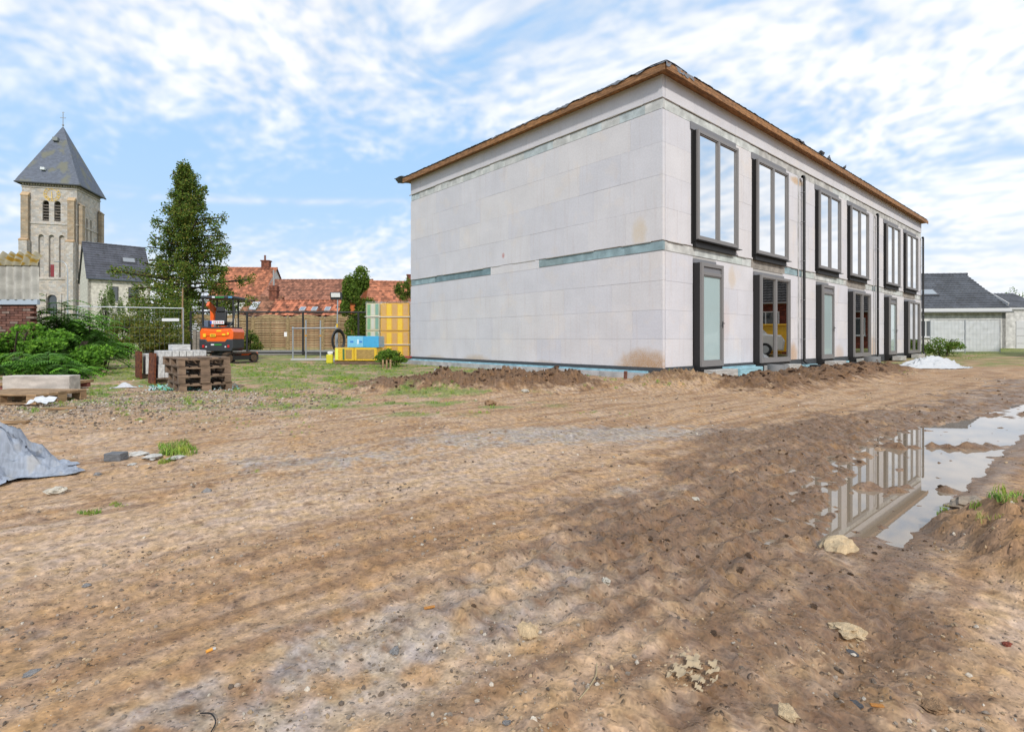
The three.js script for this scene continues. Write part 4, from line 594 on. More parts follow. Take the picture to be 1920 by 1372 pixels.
// pale blocks between rusty plates, on bearers
const aac = [M(0.70, 0.70, 0.71, 0.92, { map: mottle }), M(0.64, 0.64, 0.66, 0.92, { map: mottle }), M(0.74, 0.73, 0.73, 0.92, { map: mottle })];
const rustTex = tex(256, 256, (u, v) => { const f = tile((a, b) => fbm2(a * 5, b * 9, 5))(u, v); const k = 0.62 + 0.35 * f; return [k, k * (0.86 + 0.2 * f), k * 0.8]; }, [1, 1]), rust = M(0.36, 0.125, 0.05, 0.9, { map: rustTex, bumpMap: roughBump, bumpScale: 0.01 });
{
  const [bx, bz] = spot(338, 11.2), yB = H(bx, bz), ry = 0.72, ax = new THREE.Vector3(Math.cos(ry), 0, -Math.sin(ry)), az = new THREE.Vector3(Math.sin(ry), 0, Math.cos(ry)), at = (a, y, b) => new THREE.Vector3(bx, yB + y, bz).addScaledVector(ax, a).addScaledVector(az, b);
  const ord = ['first', 'second', 'third', 'fourth', 'fifth', 'sixth', 'seventh'];
  const wB = 0.123, g = rbox(wB - 0.006, 0.27, 0.5, 0.008, 0, 0.135, 0);
  const bearer = thing('block_pallet', 'low wooden bearer frame under the pale block stack behind the pallets', 'pallet', [bx, yB, bz], ry); for (const b of [-0.22, 0.22]) part('bearer', box(0.95, 0.10, 0.1, 0, 0.05, b), oldWood[2], bearer); for (let i = 0; i < 6; i++) part('deck_board', box(0.14, 0.02, 0.7, -0.4 + i * 0.16, 0.111, 0), oldWood[0], bearer);
  for (let r = 0; r < 2; r++) for (let i = 0; i < 7; i++) { const o = part('concrete_block', g, aac[Math.floor(rnd() * 3)], scene); o.position.copy(at(-0.37 + i * wB + (r ? 0.0 : -0.01), 0.122 + r * 0.274, rr(-0.015, 0.015))); o.rotation.y = ry + rr(-0.02, 0.02); tag(o, `${ord[i]} pale block from the left in the ${r ? 'upper' : 'lower'} tier behind the pallets`, 'block', 'pale blocks stacked behind the pallets'); }
  const slab = part('concrete_slab', rbox(0.33, 0.12, 0.3, 0.01, 0, 0.06, 0), aac[0], scene); slab.position.copy(at(-0.02, 0.122 + 0.548, 0)); slab.rotation.y = ry + 0.1; tag(slab, 'single pale slab lying on top of the block stack', 'slab');
  for (const [a, b, h, lab] of [[-0.50, 0.02, 0.62, 'rusty brown plate leaning at the left side of the pale block stack']]) { const o = part('rusty_plate', box(0.03, h, 0.62, 0, h / 2, 0, 0, 0, -0.03), rust, scene); o.position.copy(at(a, 0, b)); o.rotation.y = ry + 0.03; tag(o, lab, 'steel plate'); }
  const [cx, cz] = spot(266, 12.4), yC = H(cx, cz), o = part('rusty_plate', box(0.04, 0.62, 0.62, 0, 0.31, 0), rust, scene); o.position.set(cx + 0.0, yC, cz + 0.12); o.rotation.y = 0.76; tag(o, 'leftmost orange brown rusty plate standing upright', 'steel plate');
  const wb = rbox(0.11, 0.46, 0.5, 0.008, 0, 0.23, 0); [0.12, 0.235].forEach((dx, i) => { const k = part('concrete_block', wb, aac[i], scene); k.position.set(cx + dx * 0.75, yC + 0.10, cz + 0.05 - dx * 0.66); k.rotation.y = 0.72; tag(k, `${['left', 'right'][i]} one of two upright pale blocks beside the leftmost rusty plate`, 'block'); });
  const bb = part('timber_bearer', box(0.55, 0.10, 0.35, 0, 0.05, 0), oldWood[2], scene); bb.position.set(cx + 0.18, yC, cz - 0.1); bb.rotation.y = 0.72; tag(bb, 'dark timber bearer under the two upright pale blocks', 'timber');
}
// ---- mini excavator seen from behind
{
  const [x, z] = spot(416, 20), y = H(x, z), t = thing('mini_excavator', 'orange mini excavator with black canopy frame seen from behind', 'excavator', [x, y, z], 0.06); t.scale.set(0.85, 0.97, 0.9);
  const orange = M(0.86, 0.135, 0.014, 0.38, { clearcoat: 0.5 }), black = M(0.018, 0.018, 0.02, 0.5), rubber = M(0.03, 0.027, 0.025, 0.85), muddy = M(0.13, 0.085, 0.055, 0.95, { map: mottle }), dgrey = M(0.03, 0.034, 0.042, 0.5), steel = M(0.4, 0.4, 0.4, 0.4, { metalness: 0.7 }), yellow = M(0.85, 0.52, 0.02, 0.5), red = M(0.5, 0.02, 0.02, 0.3), green = M(0.03, 0.22, 0.04, 0.5), whiteP = M(0.75, 0.76, 0.8, 0.4);
  for (const s of [-1, 1]) {                                                      // tracks stand turned to the right of the body
    const k = node('track', t, [0.22 * 1 + s * 0.50, 0, -0.15], -0.45), pts = []; for (let i = 0; i < 40; i++) { const a = i / 40 * 2 * Math.PI, cx = Math.cos(a) > 0 ? 0.62 : -0.62; pts.push([cx + 0.20 * Math.cos(a), 0.21 + 0.20 * Math.sin(a)]); }
    const belt = new THREE.Shape(pts.map((p) => new THREE.Vector2(...p))); belt.holes.push(new THREE.Path(pts.map(([a, b]) => new THREE.Vector2(a * 0.95, 0.21 + (b - 0.21) * 0.8))));
    part('belt', move(new THREE.ExtrudeGeometry(belt, { depth: 0.26, bevelEnabled: false }), -0.13, 0, 0, 0, Math.PI / 2), rubber, k);
    const lugs = []; for (let i = -7; i <= 7; i++) { lugs.push(box(0.27, 0.035, 0.04, 0, 0.425, i * 0.088), box(0.27, 0.03, 0.04, 0, 0.005, i * 0.088)); } for (let e of [-1, 1]) for (let a = -1.2; a < 1.3; a += 0.4) lugs.push(box(0.27, 0.04, 0.035, 0, 0.21 + Math.sin(a) * 0.215, e * (0.62 + 0.215 * Math.cos(a)), -e * a)); part('lugs', lugs, muddy, k);
    part('sprocket', bar([-0.10, 0.21, 0.62], [0.10, 0.21, 0.62], 0.15, 18), muddy, k); part('sprocket', bar([-0.10, 0.21, -0.62], [0.10, 0.21, -0.62], 0.15, 18), muddy, k); part('track_frame', box(0.14, 0.16, 1.1, 0, 0.21, 0), black, k);
  }
  part('undercarriage', [box(0.9, 0.16, 0.8, 0.15, 0.33, -0.1), bar([0.05, 0.35, 0], [0.05, 0.52, 0], 0.36, 24)], black, t);
  part('dozer_blade', rbox(1.3, 0.3, 0.06, 0.02, 0.35, 0.25, -1.25, 0.15), orange, t);
  const body = part('counterweight', (() => { const s = prism([[-0.60, 0.0], [-0.66, 0.10], [-0.67, 0.34], [-0.60, 0.46], [0.60, 0.46], [0.67, 0.34], [0.66, 0.10], [0.60, 0.0]], 1.0, 0.03); return move(s, 0, 0.86, -0.55); })(), orange, t);
  part('engine_cover', rbox(1.05, 0.26, 0.10, 0.045, 0, 1.16, 0.47), orange, body);
  const low = part('lower_bumper', [move(prism([[-0.62, 0.0], [-0.68, 0.10], [-0.68, 0.40], [-0.45, 0.40], [-0.38, 0.31], [0.38, 0.31], [0.45, 0.40], [0.68, 0.40], [0.68, 0.10], [0.62, 0.0]], 1.0, 0.025), 0, 0.50, -0.5)], dgrey, t);
  for (const s of [-1, 1]) { part('tail_light', rbox(0.09, 0.10, 0.03, 0.012, s * 0.52, 0.66, 0.535), red, low); part('reflector', rbox(0.06, 0.05, 0.03, 0.01, s * 0.40, 0.64, 0.535), whiteP, low); }
  part('badge', rbox(0.13, 0.05, 0.01, 0.004, -0.14, 0.72, 0.532), whiteP, low); part('badge', rbox(0.30, 0.06, 0.01, 0.004, 0.09, 0.72, 0.532), green, low);
  for (const [sx, sy, w, h] of [[-0.48, 1.07, 0.12, 0.13], [-0.13, 1.07, 0.24, 0.11], [0.32, 1.10, 0.14, 0.07], [0.50, 1.14, 0.08, 0.09], [0.12, 1.24, 0.2, 0.06]]) part('warning_sticker', rbox(w, h, 0.008, 0.003, sx, sy, sy > 1.2 ? 0.524 : Math.abs(sx) > 0.46 ? 0.526 : 0.527), yellow, body);
  for (let i = 0; i < 3; i++) part('sticker_mark', rbox(0.045, 0.035, 0.004, 0.001, -0.19 + i * 0.06, 1.07, 0.534), black, body);
  part('floor_deck', rbox(1.25, 0.06, 1.0, 0.02, 0, 1.36, -0.02), black, t);
  const seat = part('seat', [rbox(0.5, 0.14, 0.5, 0.05, 0.06, 1.52, -0.05), rbox(0.48, 0.5, 0.13, 0.05, 0.06, 1.76, 0.2, -0.12)], black, t); part('headrest', rbox(0.34, 0.2, 0.1, 0.04, 0.06, 2.06, 0.24, -0.1), black, seat);
  part('rear_rail', [tube([[-0.60, 1.40, 0.42], [-0.42, 1.36, 0.46], [0.42, 1.38, 0.46], [0.56, 1.46, 0.44], [0.66, 1.7, 0.36], [0.66, 2.2, 0.30]], 0.032, 30, 8)], dgrey, t);
  const plate = part('number_plate', rbox(0.58, 0.13, 0.014, 0.006, 0.04, 1.56, 0.50), whiteP, t); part('blue_band', box(0.06, 0.115, 0.004, -0.215, 1.56, 0.509), M(0.02, 0.06, 0.5, 0.4), plate); [-0.09, -0.02, 0.05, 0.13, 0.20, 0.27].forEach((dx, i) => part('plate_mark', box(0.028, 0.075, 0.004, dx, 1.56, 0.509), M(0.45, 0.08, 0.08, 0.5), plate));
  const can = part('canopy_roof', rbox(1.36, 0.11, 1.15, 0.04, 0, 2.51, -0.12), dgrey, t); part('roof_band', rbox(0.36, 0.06, 0.01, 0.003, 0.12, 2.51, 0.457), green, can); part('roof_band', rbox(0.12, 0.06, 0.01, 0.003, -0.14, 2.51, 0.457), whiteP, can); part('roof_band', rbox(0.16, 0.06, 0.01, 0.003, 0.56, 2.51, 0.457), M(0.1, 0.3, 0.55, 0.4), can);
  for (const [px, pz, r] of [[-0.63, 0.36, 0.042], [-0.52, -0.6, 0.035], [0.63, 0.34, 0.036], [0.40, -0.62, 0.035]]) part('canopy_post', tube([[px, 1.36, pz], [px, 1.8, pz], [px, 2.2, pz], [px * 0.99, 2.48, pz]], r, 10, 8), black, t);
  part('control_box', rbox(0.26, 0.28, 0.3, 0.04, -0.55, 1.5, 0.2), M(0.10, 0.13, 0.19, 0.5), t);
  const boom = part('boom', move(prism([[-0.12, 0], [0.12, 0], [0.10, 0.7], [-0.35, 1.35], [-0.75, 1.62], [-0.82, 1.48], [-0.48, 1.2], [-0.14, 0.62]], 0.14, 0.015), -0.5, 0.75, -1.1, 0, 1.1), orange, t);
  part('arm', move(prism([[-0.09, 0], [0.10, 0.02], [0.13, 0.5], [0.05, 1.5], [-0.06, 1.5], [-0.11, 0.5]], 0.14, 0.012), -0.98, 0.55, -1.45, 0, 0.3, 0.08), orange, t);
  part('hydraulic_ram', [bar([-0.5, 1.3, -1.0], [-0.42, 2.1, -1.25], 0.05, 10), bar([-0.98, 1.35, -1.3], [-0.9, 2.1, -1.3], 0.045, 10)], steel, boom);
  part('boom_bracket', [rbox(0.18, 0.32, 0.16, 0.05, -0.46, 1.98, -0.9), rbox(0.24, 0.5, 0.2, 0.05, -0.98, 1.86, -1.2)], orange, boom);
  part('bucket', move(prism([[-0.25, 0], [0.2, -0.05], [0.3, 0.15], [0.22, 0.4], [-0.05, 0.42]], 0.5, 0.01), -1.2, 0.16, -1.9, 0, 0.3), muddy, t);
}
{ const [x, z] = spot(372, 21.2); for (let i = 0; i < 3; i++) { const o = part('upright_board', box(0.13, 1.25 - 0.12 * i, 0.05, 0, 0.6, 0), M(0.36, 0.34, 0.31, 0.92, { map: woodTex }), scene); o.position.set(x - 0.17 + i * 0.17, H(x, z), z); o.rotation.z = 0.01 * (i - 1); tag(o, ['left', 'middle', 'right'][i] + ' one of three grey boards standing upright left of the excavator', 'board', 'grey upright boards'); } }
// ---- fences
const galv = M(0.42, 0.45, 0.48, 0.42, { metalness: 0.6 }), blackSteel = M(0.02, 0.02, 0.021, 0.5);
function meshFence(label, a, b, h, m, o = {}) {
  const L = Math.hypot(b[0] - a[0], b[1] - a[1]), t = thing(o.name ?? 'mesh_fence', label, 'fence', [a[0], Math.min(H(...a), H(...b)), a[1]], Math.atan2(-(b[1] - a[1]), b[0] - a[0])), r = o.r ?? 0.021;
  for (let i = 0; i <= o.posts; i++) part('post', bar([L * i / o.posts, -0.05, 0], [L * i / o.posts, h, 0], r, 10), m, t);
  part('top_rail', bar([0, h - 0.02, 0], [L, h - 0.02, 0], r * 0.85, 8), m, t); if (o.bottom) part('bottom_rail', bar([0, 0.12, 0], [L, 0.12, 0], r * 0.85, 8), m, t);
  const w = []; for (let x = o.step; x < L; x += o.step) w.push(bar([x, 0.05, 0.012], [x, h - 0.03, 0.012], o.wire, 4)); for (let y = 0.15; y < h - 0.1; y += o.rows) w.push(bar([0, y, 0.018], [L, y, 0.018], o.wire, 4)); part('wire_mesh', w, m, t); return t;
}
meshFence('galvanised site fence panel in front of the hedge on the left', spot(145, 19.6), spot(343, 20.8), 2.12, galv, { posts: 1, step: 0.16, rows: 0.3, wire: 0.0014, r: 0.024 });
{ const [x, z] = spot(321, 20.5); const o = part('fence_sign', rbox(0.66, 0.11, 0.012, 0.004), M(0.72, 0.73, 0.75, 0.5), scene); o.position.set(x, H(x, z) + 1.62, z + 0.06); tag(o, 'narrow blank white plate on the galvanised fence panel', 'plate'); }
meshFence('black steel mesh fence running behind the excavator towards the building', spot(357, 24.2), spot(775, 24.6), 1.98, blackSteel, { posts: 4, step: 0.5, rows: 0.4, wire: 0.0018, r: 0.045, bottom: true });
{ const a = spot(330, 24.6), b = spot(780, 25.0), L = b[0] - a[0]; const o = part('concrete_kerb', rbox(L, 0.28, 0.08, 0.01, L / 2, 0.1, 0), M(0.4, 0.4, 0.4, 0.95, { map: mottle }), scene); o.position.set(a[0], H(a[0], a[1]), a[1]); tag(o, 'low grey concrete kerb boards under the black mesh fence', 'kerb'); }
{ const [x, z] = spot(536, 24.4); const o = part('paper_notice', rbox(0.13, 0.2, 0.006, 0.002), M(0.78, 0.78, 0.78, 0.7), scene); o.position.set(x, H(x, z) + 0.95, z + 0.06); tag(o, 'small white notice fixed to the black mesh fence', 'notice'); }
const fenceWood = [M(0.56, 0.43, 0.24, 0.9, { map: woodTex }), M(0.62, 0.49, 0.29, 0.9, { map: woodTex }), M(0.46, 0.35, 0.19, 0.9, { map: woodTex })];
{ // slatted garden fence, panels with arched tops
  const a = spot(344, 28.5), b = spot(800, 28.5), n = 7, W = (b[0] - a[0]) / n, base = H(-8, -28.5); const slatG = box(W - 0.16, 0.058, 0.016), postG = box(0.10, 1.95, 0.10, 0, 0.95, 0);
  const nth = ['first', 'second', 'third', 'fourth', 'fifth', 'sixth', 'seventh'];
  for (let i = 0; i < n; i++) {
    const t = thing('slatted_fence_panel', `${nth[i]} slatted wooden fence panel from the left behind the black mesh fence`, 'fence panel', [a[0] + W * (i + 0.5), base, a[1]], 0, 'slatted wooden fence panels');
    for (let k = 0; k < 18; k++) { const o = part('slat', slatG, fenceWood[Math.floor(rnd() * 3)], t); o.position.set(0, 0.14 + k * 0.092, (k % 2 ? 0.014 : -0.014)); o.rotation.x = -0.25; }
    for (const sx of [-1, 0, 1]) part('stile', box(0.045, 1.74, 0.05, sx * (W / 2 - 0.075), 0.93, 0.02), fenceWood[2], t);
    const top = []; for (let k = 0; k <= 12; k++) { const u = k / 12 * 2 - 1; top.push([u * (W / 2 - 0.06), 1.76 + 0.17 * Math.cos(u * Math.PI / 2)]); } part('arched_top', move(prism([...top.map(([p, q]) => [p, q + 0.05]), ...top.reverse()], 0.05), 0, 0, -0.02), fenceWood[1], t);
    part('arch_filler', move(prism([[-(W / 2 - 0.06), 1.755], ...top.map((p) => p).sort((p, q) => p[0] - q[0])], 0.014), 0, 0, 0), fenceWood[0], t);
    part('post', postG, fenceWood[2], t).position.set(-W / 2, 0, 0);
  }
}
// ---- guard frame, flood light, packs of insulation
{
  const [x, z] = spot(592, 21.6), y = H(x, z), t = thing('guard_frame', 'grey galvanised tube frame standing left of the yellow packs', 'frame', [x, y, z], 0.02), up = (px, h) => part('upright', bar([px, 0, 0], [px, h, 0], 0.028, 8), galv, t);
  up(-0.92, 1.35); up(-0.40, 1.62); up(0.18, 1.60); up(0.80, 1.40); part('rail', bar([-0.95, 1.28, 0.03], [0.9, 1.30, 0.03], 0.024, 8), galv, t); part('foot_beam', [box(1.9, 0.07, 0.3, 0, 0.035, 0)], M(0.45, 0.44, 0.44, 0.9), t); for (const px of [-0.40, 0.18]) part('collar', bar([px, 0.95, 0], [px, 1.02, 0], 0.036, 10), M(0.6, 0.28, 0.03, 0.6), t);
  const [fx, fz] = spot(629, 21.2), fy = H(fx, fz), f = thing('flood_light', 'site flood light on a thin grey mast beside the slatted fence', 'flood light', [fx, fy, fz]);
  part('mast', [bar([0.06, 0, 0], [0.06, 1.25, 0], 0.032, 10), bar([0.06, 1.25, 0], [0.08, 2.45, 0], 0.024, 10)], galv, f); part('mast_clip', bar([0.06, 1.35, 0], [0.06, 1.5, 0], 0.036, 10), M(0.7, 0.45, 0.03, 0.6), f);
  const hd = part('lamp_housing', rbox(0.44, 0.30, 0.12, 0.02, 0.02, 2.60, 0, 0.15), blackSteel, f); part('lamp_lens', rbox(0.36, 0.17, 0.02, 0.008, 0.02, 2.63, 0.068, 0.15), M(0.7, 0.71, 0.7, 0.25), hd);
  part('base_foot', [box(0.5, 0.04, 0.05, 0.06, 0.02, 0), box(0.05, 0.04, 0.5, 0.06, 0.021, 0)], galv, f);
  const [hx, hz] = spot(634, 20.9); const hose = part('cable_coil', [0, 1, 2].map((i) => move(new THREE.TorusGeometry(0.24 + 0.02 * i, 0.03, 8, 30), 0.015 * i, 0, 0.04 * i, 0, 0.9)), blackSteel, scene); hose.scale.set(1, 1.5, 1); hose.position.set(hx, H(hx, hz) + 0.86, hz); tag(hose, 'black cable coil hanging on the flood light mast', 'cable');
  const [cx, cz] = spot(618, 20.4); const can = thing('jerrycan', 'yellow canister with white cap at the foot of the flood light', 'canister', [cx, H(cx, cz), cz], 0.2); part('body', rbox(0.24, 0.34, 0.2, 0.03, 0, 0.17, 0), M(0.62, 0.55, 0.02, 0.5), can); part('cap', [new THREE.CylinderGeometry(0.06, 0.07, 0.08, 14).translate(0, 0.38, 0), rbox(0.2, 0.1, 0.14, 0.03, 0.02, 0.40, 0)], M(0.7, 0.7, 0.68, 0.6), can);
}
const foil = (r, g, b) => M(r, g, b, 0.28, { clearcoat: 0.8, clearcoatRoughness: 0.15, bumpMap: roughBump, bumpScale: 0.03 });
{
  const yel = foil(0.78, 0.50, 0.02), tan = M(0.58, 0.40, 0.12, 0.6, { map: woodTex }), blue = foil(0.05, 0.42, 0.75), dg = M(0.05, 0.14, 0.05, 0.6);
  const pk = (label, u, d, y, w, h, dp, m, bands) => { const [x, z] = spot(u, d), t = thing('insulation_pack', label, 'insulation pack', [x, H(x, z) + y, z], -0.02, 'packs of insulation board'); part('foil_wrap', rbox(w, h, dp, 0.02, 0, h / 2, 0), m, t); for (const [bx, bw, bm, q = 0.85, lift = 0] of bands) part('printed_label', rbox(bw, h * q, 0.01, 0.004, bx, h / 2 + lift, dp / 2 + 0.005), bm, t); return t; };
  { const [x, z] = spot(675, 19.2), t = thing('bearer_pallet', 'dark timber bearers under the yellow insulation packs', 'pallet', [x, H(x, z), z]); for (const b of [-0.3, 0, 0.3]) part('bearer', box(1.6, 0.12, 0.1, 0, 0.06, b), oldWood[2], t); }
  pk('left yellow insulation pack with green stripes on the bearers', 652, 19.2, 0.125, 0.68, 0.46, 0.8, yel, [[-0.26, 0.1, M(0.7, 0.75, 0.1, 0.5)], [-0.02, 0.07, dg], [0.16, 0.22, tan, 0.7]]);
  pk('right yellow insulation pack on the bearers, partly under the blue one', 691, 19.2, 0.125, 0.80, 0.46, 0.8, yel, [[0.0, 0.62, tan, 0.72]]);
  pk('left bright blue insulation pack lying on the yellow ones', 672, 19.2, 0.588, 0.56, 0.40, 0.78, foil(0.20, 0.58, 0.82), [[-0.12, 0.12, M(0.03, 0.2, 0.6, 0.5), 0.15], [0.1, 0.06, M(0.6, 0.75, 0.85, 0.5), 0.4], [0.2, 0.1, M(0.03, 0.2, 0.6, 0.5), 0.15]]);
  pk('right deeper blue insulation pack lying on the yellow ones', 701, 19.2, 0.588, 0.55, 0.40, 0.78, blue, []);
  // tall film-wrapped pallets of boards
  const film = new THREE.MeshPhysicalMaterial({ color: lin(0.95, 0.95, 0.95), roughness: 0.1, transmission: 1, thickness: 0, side: THREE.DoubleSide, bumpMap: roughBump, bumpScale: 0.03 });
  const tall = (label, u, d, w, cols) => {
    const [x, z] = spot(u, d), t = thing('wrapped_pallet', label, 'wrapped pallet', [x, H(x, z), z], -0.05, 'tall film wrapped pallets');
    part('bearer', [box(w, 0.1, 0.1, 0, 0.05, 0.4), box(w, 0.1, 0.1, 0, 0.05, -0.4)], oldWood[1], t);
    for (let r = 0; r < 4; r++) { const y0 = 0.11 + r * 0.545; part('board_pack', rbox(w - 0.03, 0.53, 0.98, 0.015, 0, y0 + 0.265, 0), cols[0], t); for (let k = 0; k < cols[1].length; k++) { const ww = (w - 0.08) / cols[1].length; part('printed_stripe', rbox(ww * 0.8, 0.44, 0.008, 0.003, -w / 2 + 0.04 + ww * (k + 0.5), y0 + 0.265 + rr(-0.02, 0.02), 0.494), cols[1][k], t); } }
    const g = new RoundedBoxGeometry(w + 0.04, 2.28, 1.06, 4, 0.05); part('film_wrap', move(g, 0, 1.2, 0), film, t);
    part('strap', [box(w + 0.06, 0.02, 1.08, 0, 0.68, 0), box(w + 0.06, 0.02, 1.08, 0, 1.75, 0)], M(0.8, 0.8, 0.78, 0.4), t);
  };
  tall('tall film wrapped pallet of pale green printed packs left of the amber one', 706, 21.6, 0.56, [M(0.62, 0.58, 0.40, 0.6), [M(0.20, 0.42, 0.24, 0.6), M(0.62, 0.62, 0.55, 0.6), M(0.22, 0.4, 0.32, 0.6)]]);
  tall('tall film wrapped pallet of amber yellow packs at the back of the building', 746, 21.2, 1.15, [M(0.72, 0.40, 0.05, 0.6), [M(0.66, 0.38, 0.11, 0.6), M(0.86, 0.56, 0.03, 0.6), M(0.62, 0.36, 0.13, 0.6), M(0.88, 0.58, 0.03, 0.6), M(0.64, 0.38, 0.15, 0.6)]]);
}

// ---------------------------------------------------------------- church tower
function coursed(cw, ch, base, vary, jointTone, seed) {                            // far-off coursed masonry, stones of a few pixels
  const rw = mulberry(seed), N = 32, tone = Array.from({ length: N * N }, () => 1 + (rw() - 0.5) * vary), hue = Array.from({ length: N * N }, () => rw());
  return tex(512, 512, (u, v) => { const row = Math.floor(v * 16), x = u * 10 + (row % 2) * 0.5, c = Math.floor(x) % 10, fx = x - Math.floor(x), fy = v * 16 - row, k = tone[(row * N + c) % (N * N)], h = hue[(row * N + c) % (N * N)]; const j = fx < 0.05 || fy < 0.09 ? jointTone : 1, g = 1 + 0.12 * fbm2(u * 40, v * 40, 3); return [base[0] * k * j * g * (1 + 0.05 * (h - 0.5)), base[1] * k * j * g, base[2] * k * j * g * (1 - 0.06 * (h - 0.5))]; }, [1 / cw, 1 / ch]);
}
const masonry = coursed(4.2, 3.6, [0.765, 0.745, 0.72], 0.17, 0.90, 4), church = M(0.86, 0.84, 0.82, 0.95, { map: masonry, bumpMap: roughBump, bumpScale: 0.04 }), sandstone = M(0.62, 0.52, 0.40, 0.95, { map: masonry });
const slateRoofTex = tex(512, 512, (u, v) => { const row = Math.floor(v * 40), x = u * 26 + (row % 2) * 0.5, fy = v * 40 - row, n = n2(Math.floor(x) * 7.3, row * 3.1); const m = smooth(0.05, 0.5, fbm2(u * 2.4 + 0.3, v * 2.2, 5)) * 0.8; const k = (0.50 + 0.05 * n) * (fy < 0.12 ? 0.86 : 1); return [lerp(k * 0.92, 0.56, m), lerp(k * 0.98, 0.55, m), lerp(k * 1.10, 0.45, m)]; }, [0.14, 0.14]);
{
  const t = thing('church_tower', 'square stone church tower with slate pyramid spire and gilt clock', 'tower', [-64, 0.2, -70], 0.262), W = 6.1, D = 6.4, E = 21.2;
  const archPath = (x, y, w, h) => { const p = new THREE.Path(); p.moveTo(x - w / 2, y); p.lineTo(x + w / 2, y); p.lineTo(x + w / 2, y + h - w / 2); p.absarc(x, y + h - w / 2, w / 2, 0, Math.PI, false); p.lineTo(x - w / 2, y); return p; };
  const skin = (holes, w, depth) => { const s = new THREE.Shape([[0, 0], [w, 0], [w, E], [0, E]].map(([a, b]) => new THREE.Vector2(a, b))); holes.forEach((h) => s.holes.push(archPath(...h))); return new THREE.ExtrudeGeometry(s, { depth, bevelEnabled: false, curveSegments: 8 }); };
  part('core', span(1.6, W - 1.6, 0, E - 0.1, -D + 1.6, -1.6), church, t); part('niche_back', span(1.5, 5.0, 8.4, 14.9, -0.36, -0.301), church, t); part('niche_back', span(W - 0.36, W - 0.301, 12.8, 17.8, -4.6, -1.6), church, t);
  part('front_wall', move(skin([[2.62, 16.3, 0.72, 2.7], [3.92, 16.3, 0.72, 2.7], [2.1, 8.9, 0.62, 5.6], [3.25, 8.9, 0.62, 5.6], [4.4, 8.9, 0.62, 5.6], [3.3, 4.0, 1.1, 2.6]], W, 0.32), 0, 0, -0.3), church, t);
  part('side_wall', move(skin([[2.3, 13.2, 0.5, 4.2], [3.4, 13.2, 0.5, 4.2]], D - 0.31, 0.32), W - 0.3, 0, -0.3, 0, Math.PI / 2), church, t);
  part('left_wall', span(0, 0.29, 0, E, -D + 0.3, -0.31), church, t); part('back_wall', span(0, W, 0, E, -D, -D + 0.29), church, t);
  const louv = M(0.16, 0.14, 0.12, 0.8);
  for (const x of [2.62, 3.92]) { const o = node('belfry_opening', t); for (let i = 0; i < 6; i++) part('louvre', box(0.7, 0.05, 0.26, x, 16.5 + i * 0.38, -0.16, 0.6), louv, o); }
  part('low_window', span(2.7, 3.9, 3.9, 6.7, -0.36, -0.301), M(0.05, 0.06, 0.065, 0.06, { clearcoat: 1 }), t); part('red_shutter', span(3.03, 3.47, 9.0, 10.6, -0.296, -0.22), M(0.22, 0.03, 0.04, 0.7), t);
  for (const [y, h] of [[15.85, 0.18], [8.6, 0.18], [20.6, 0.14]]) part('string_course', [span(-0.06, W + 0.06, y, y + h, 0.021, 0.12), span(W + 0.021, W + 0.12, y, y + h, -D, 0.02)], church, t);
  for (let i = 0; i < 20; i++) { part('corbel', box(0.16, 0.22, 0.18, 0.2 + i * 0.3, E - 0.22, 0.11), church, t); part('corbel', box(0.18, 0.22, 0.16, W + 0.11, E - 0.22, -0.3 - i * 0.3), church, t); }
  for (const [x0, x1, a, b, z1] of [[0.05, 0.95, 13.6, 19.4, 0.5], [5.2, 6.05, 13.6, 19.0, 0.5]]) { const o = node('buttress', t); part('shaft', span(x0, x1, 0, a, 0.13, z1 + 0.35), church, o); part('upper_shaft', span(x0 + 0.05, x1 - 0.05, a, b, 0.13, z1), sandstone, o); part('coping', move(prism([[0.13, b], [z1 + 0.06, b], [z1 + 0.06, b + 0.1], [0.13, b + 0.55]], x1 - x0), x0, 0, 0, 0, -Math.PI / 2, 0).translate(x1 - x0, 0, 0), M(0.50, 0.36, 0.22, 0.95), o); part('lower_coping', box(x1 - x0 + 0.05, 0.22, 0.5, (x0 + x1) / 2, a + 0.05, z1 + 0.15, 0.5), M(0.48, 0.33, 0.2, 0.95), o); }
  for (const [z0, z1, b] of [[-0.9, -0.15, 18.6], [-6.35, -5.5, 18.8]]) { const o = node('buttress', t); part('shaft', span(W + 0.13, W + 0.85, 0, 13.4, z0, z1), church, o); part('upper_shaft', span(W + 0.13, W + 0.55, 13.4, b, z0 + 0.04, z1 - 0.04), sandstone, o); part('coping', box(0.6, 0.14, z1 - z0, W + 0.36, b + 0.12, (z0 + z1) / 2, 0, 0, -0.7), sandstone, o); }
  // pyramid spire with a slight flare at the eaves
  const prof = [[0.55, 0], [0.28, 0.7], [-0.1, 1.6], [-3.0, 8.7]], pos = [], uv = [], idx = [];
  const ringAt = ([o, y]) => { const k = o <= -2.9 ? 0.06 : 0; return o <= -2.9 ? [[W / 2 - k, y, -D / 2 + k], [W / 2 + k, y, -D / 2 + k], [W / 2 + k, y, -D / 2 - k], [W / 2 - k, y, -D / 2 - k]] : [[-o, y, o], [W + o, y, o], [W + o, y, -D - o], [-o, y, -D - o]]; };
  for (let s = 0; s < 4; s++) { const b = pos.length / 3; prof.forEach((p, i) => { const r = ringAt(p); for (const q of [r[s], r[(s + 1) % 4]]) { pos.push(q[0], E + q[1], q[2]); uv.push(s % 2 ? q[2] : q[0], q[1]); } }); for (let i = 0; i < 3; i++) { const p = b + i * 2; idx.push(p, p + 1, p + 2, p + 1, p + 3, p + 2); } }
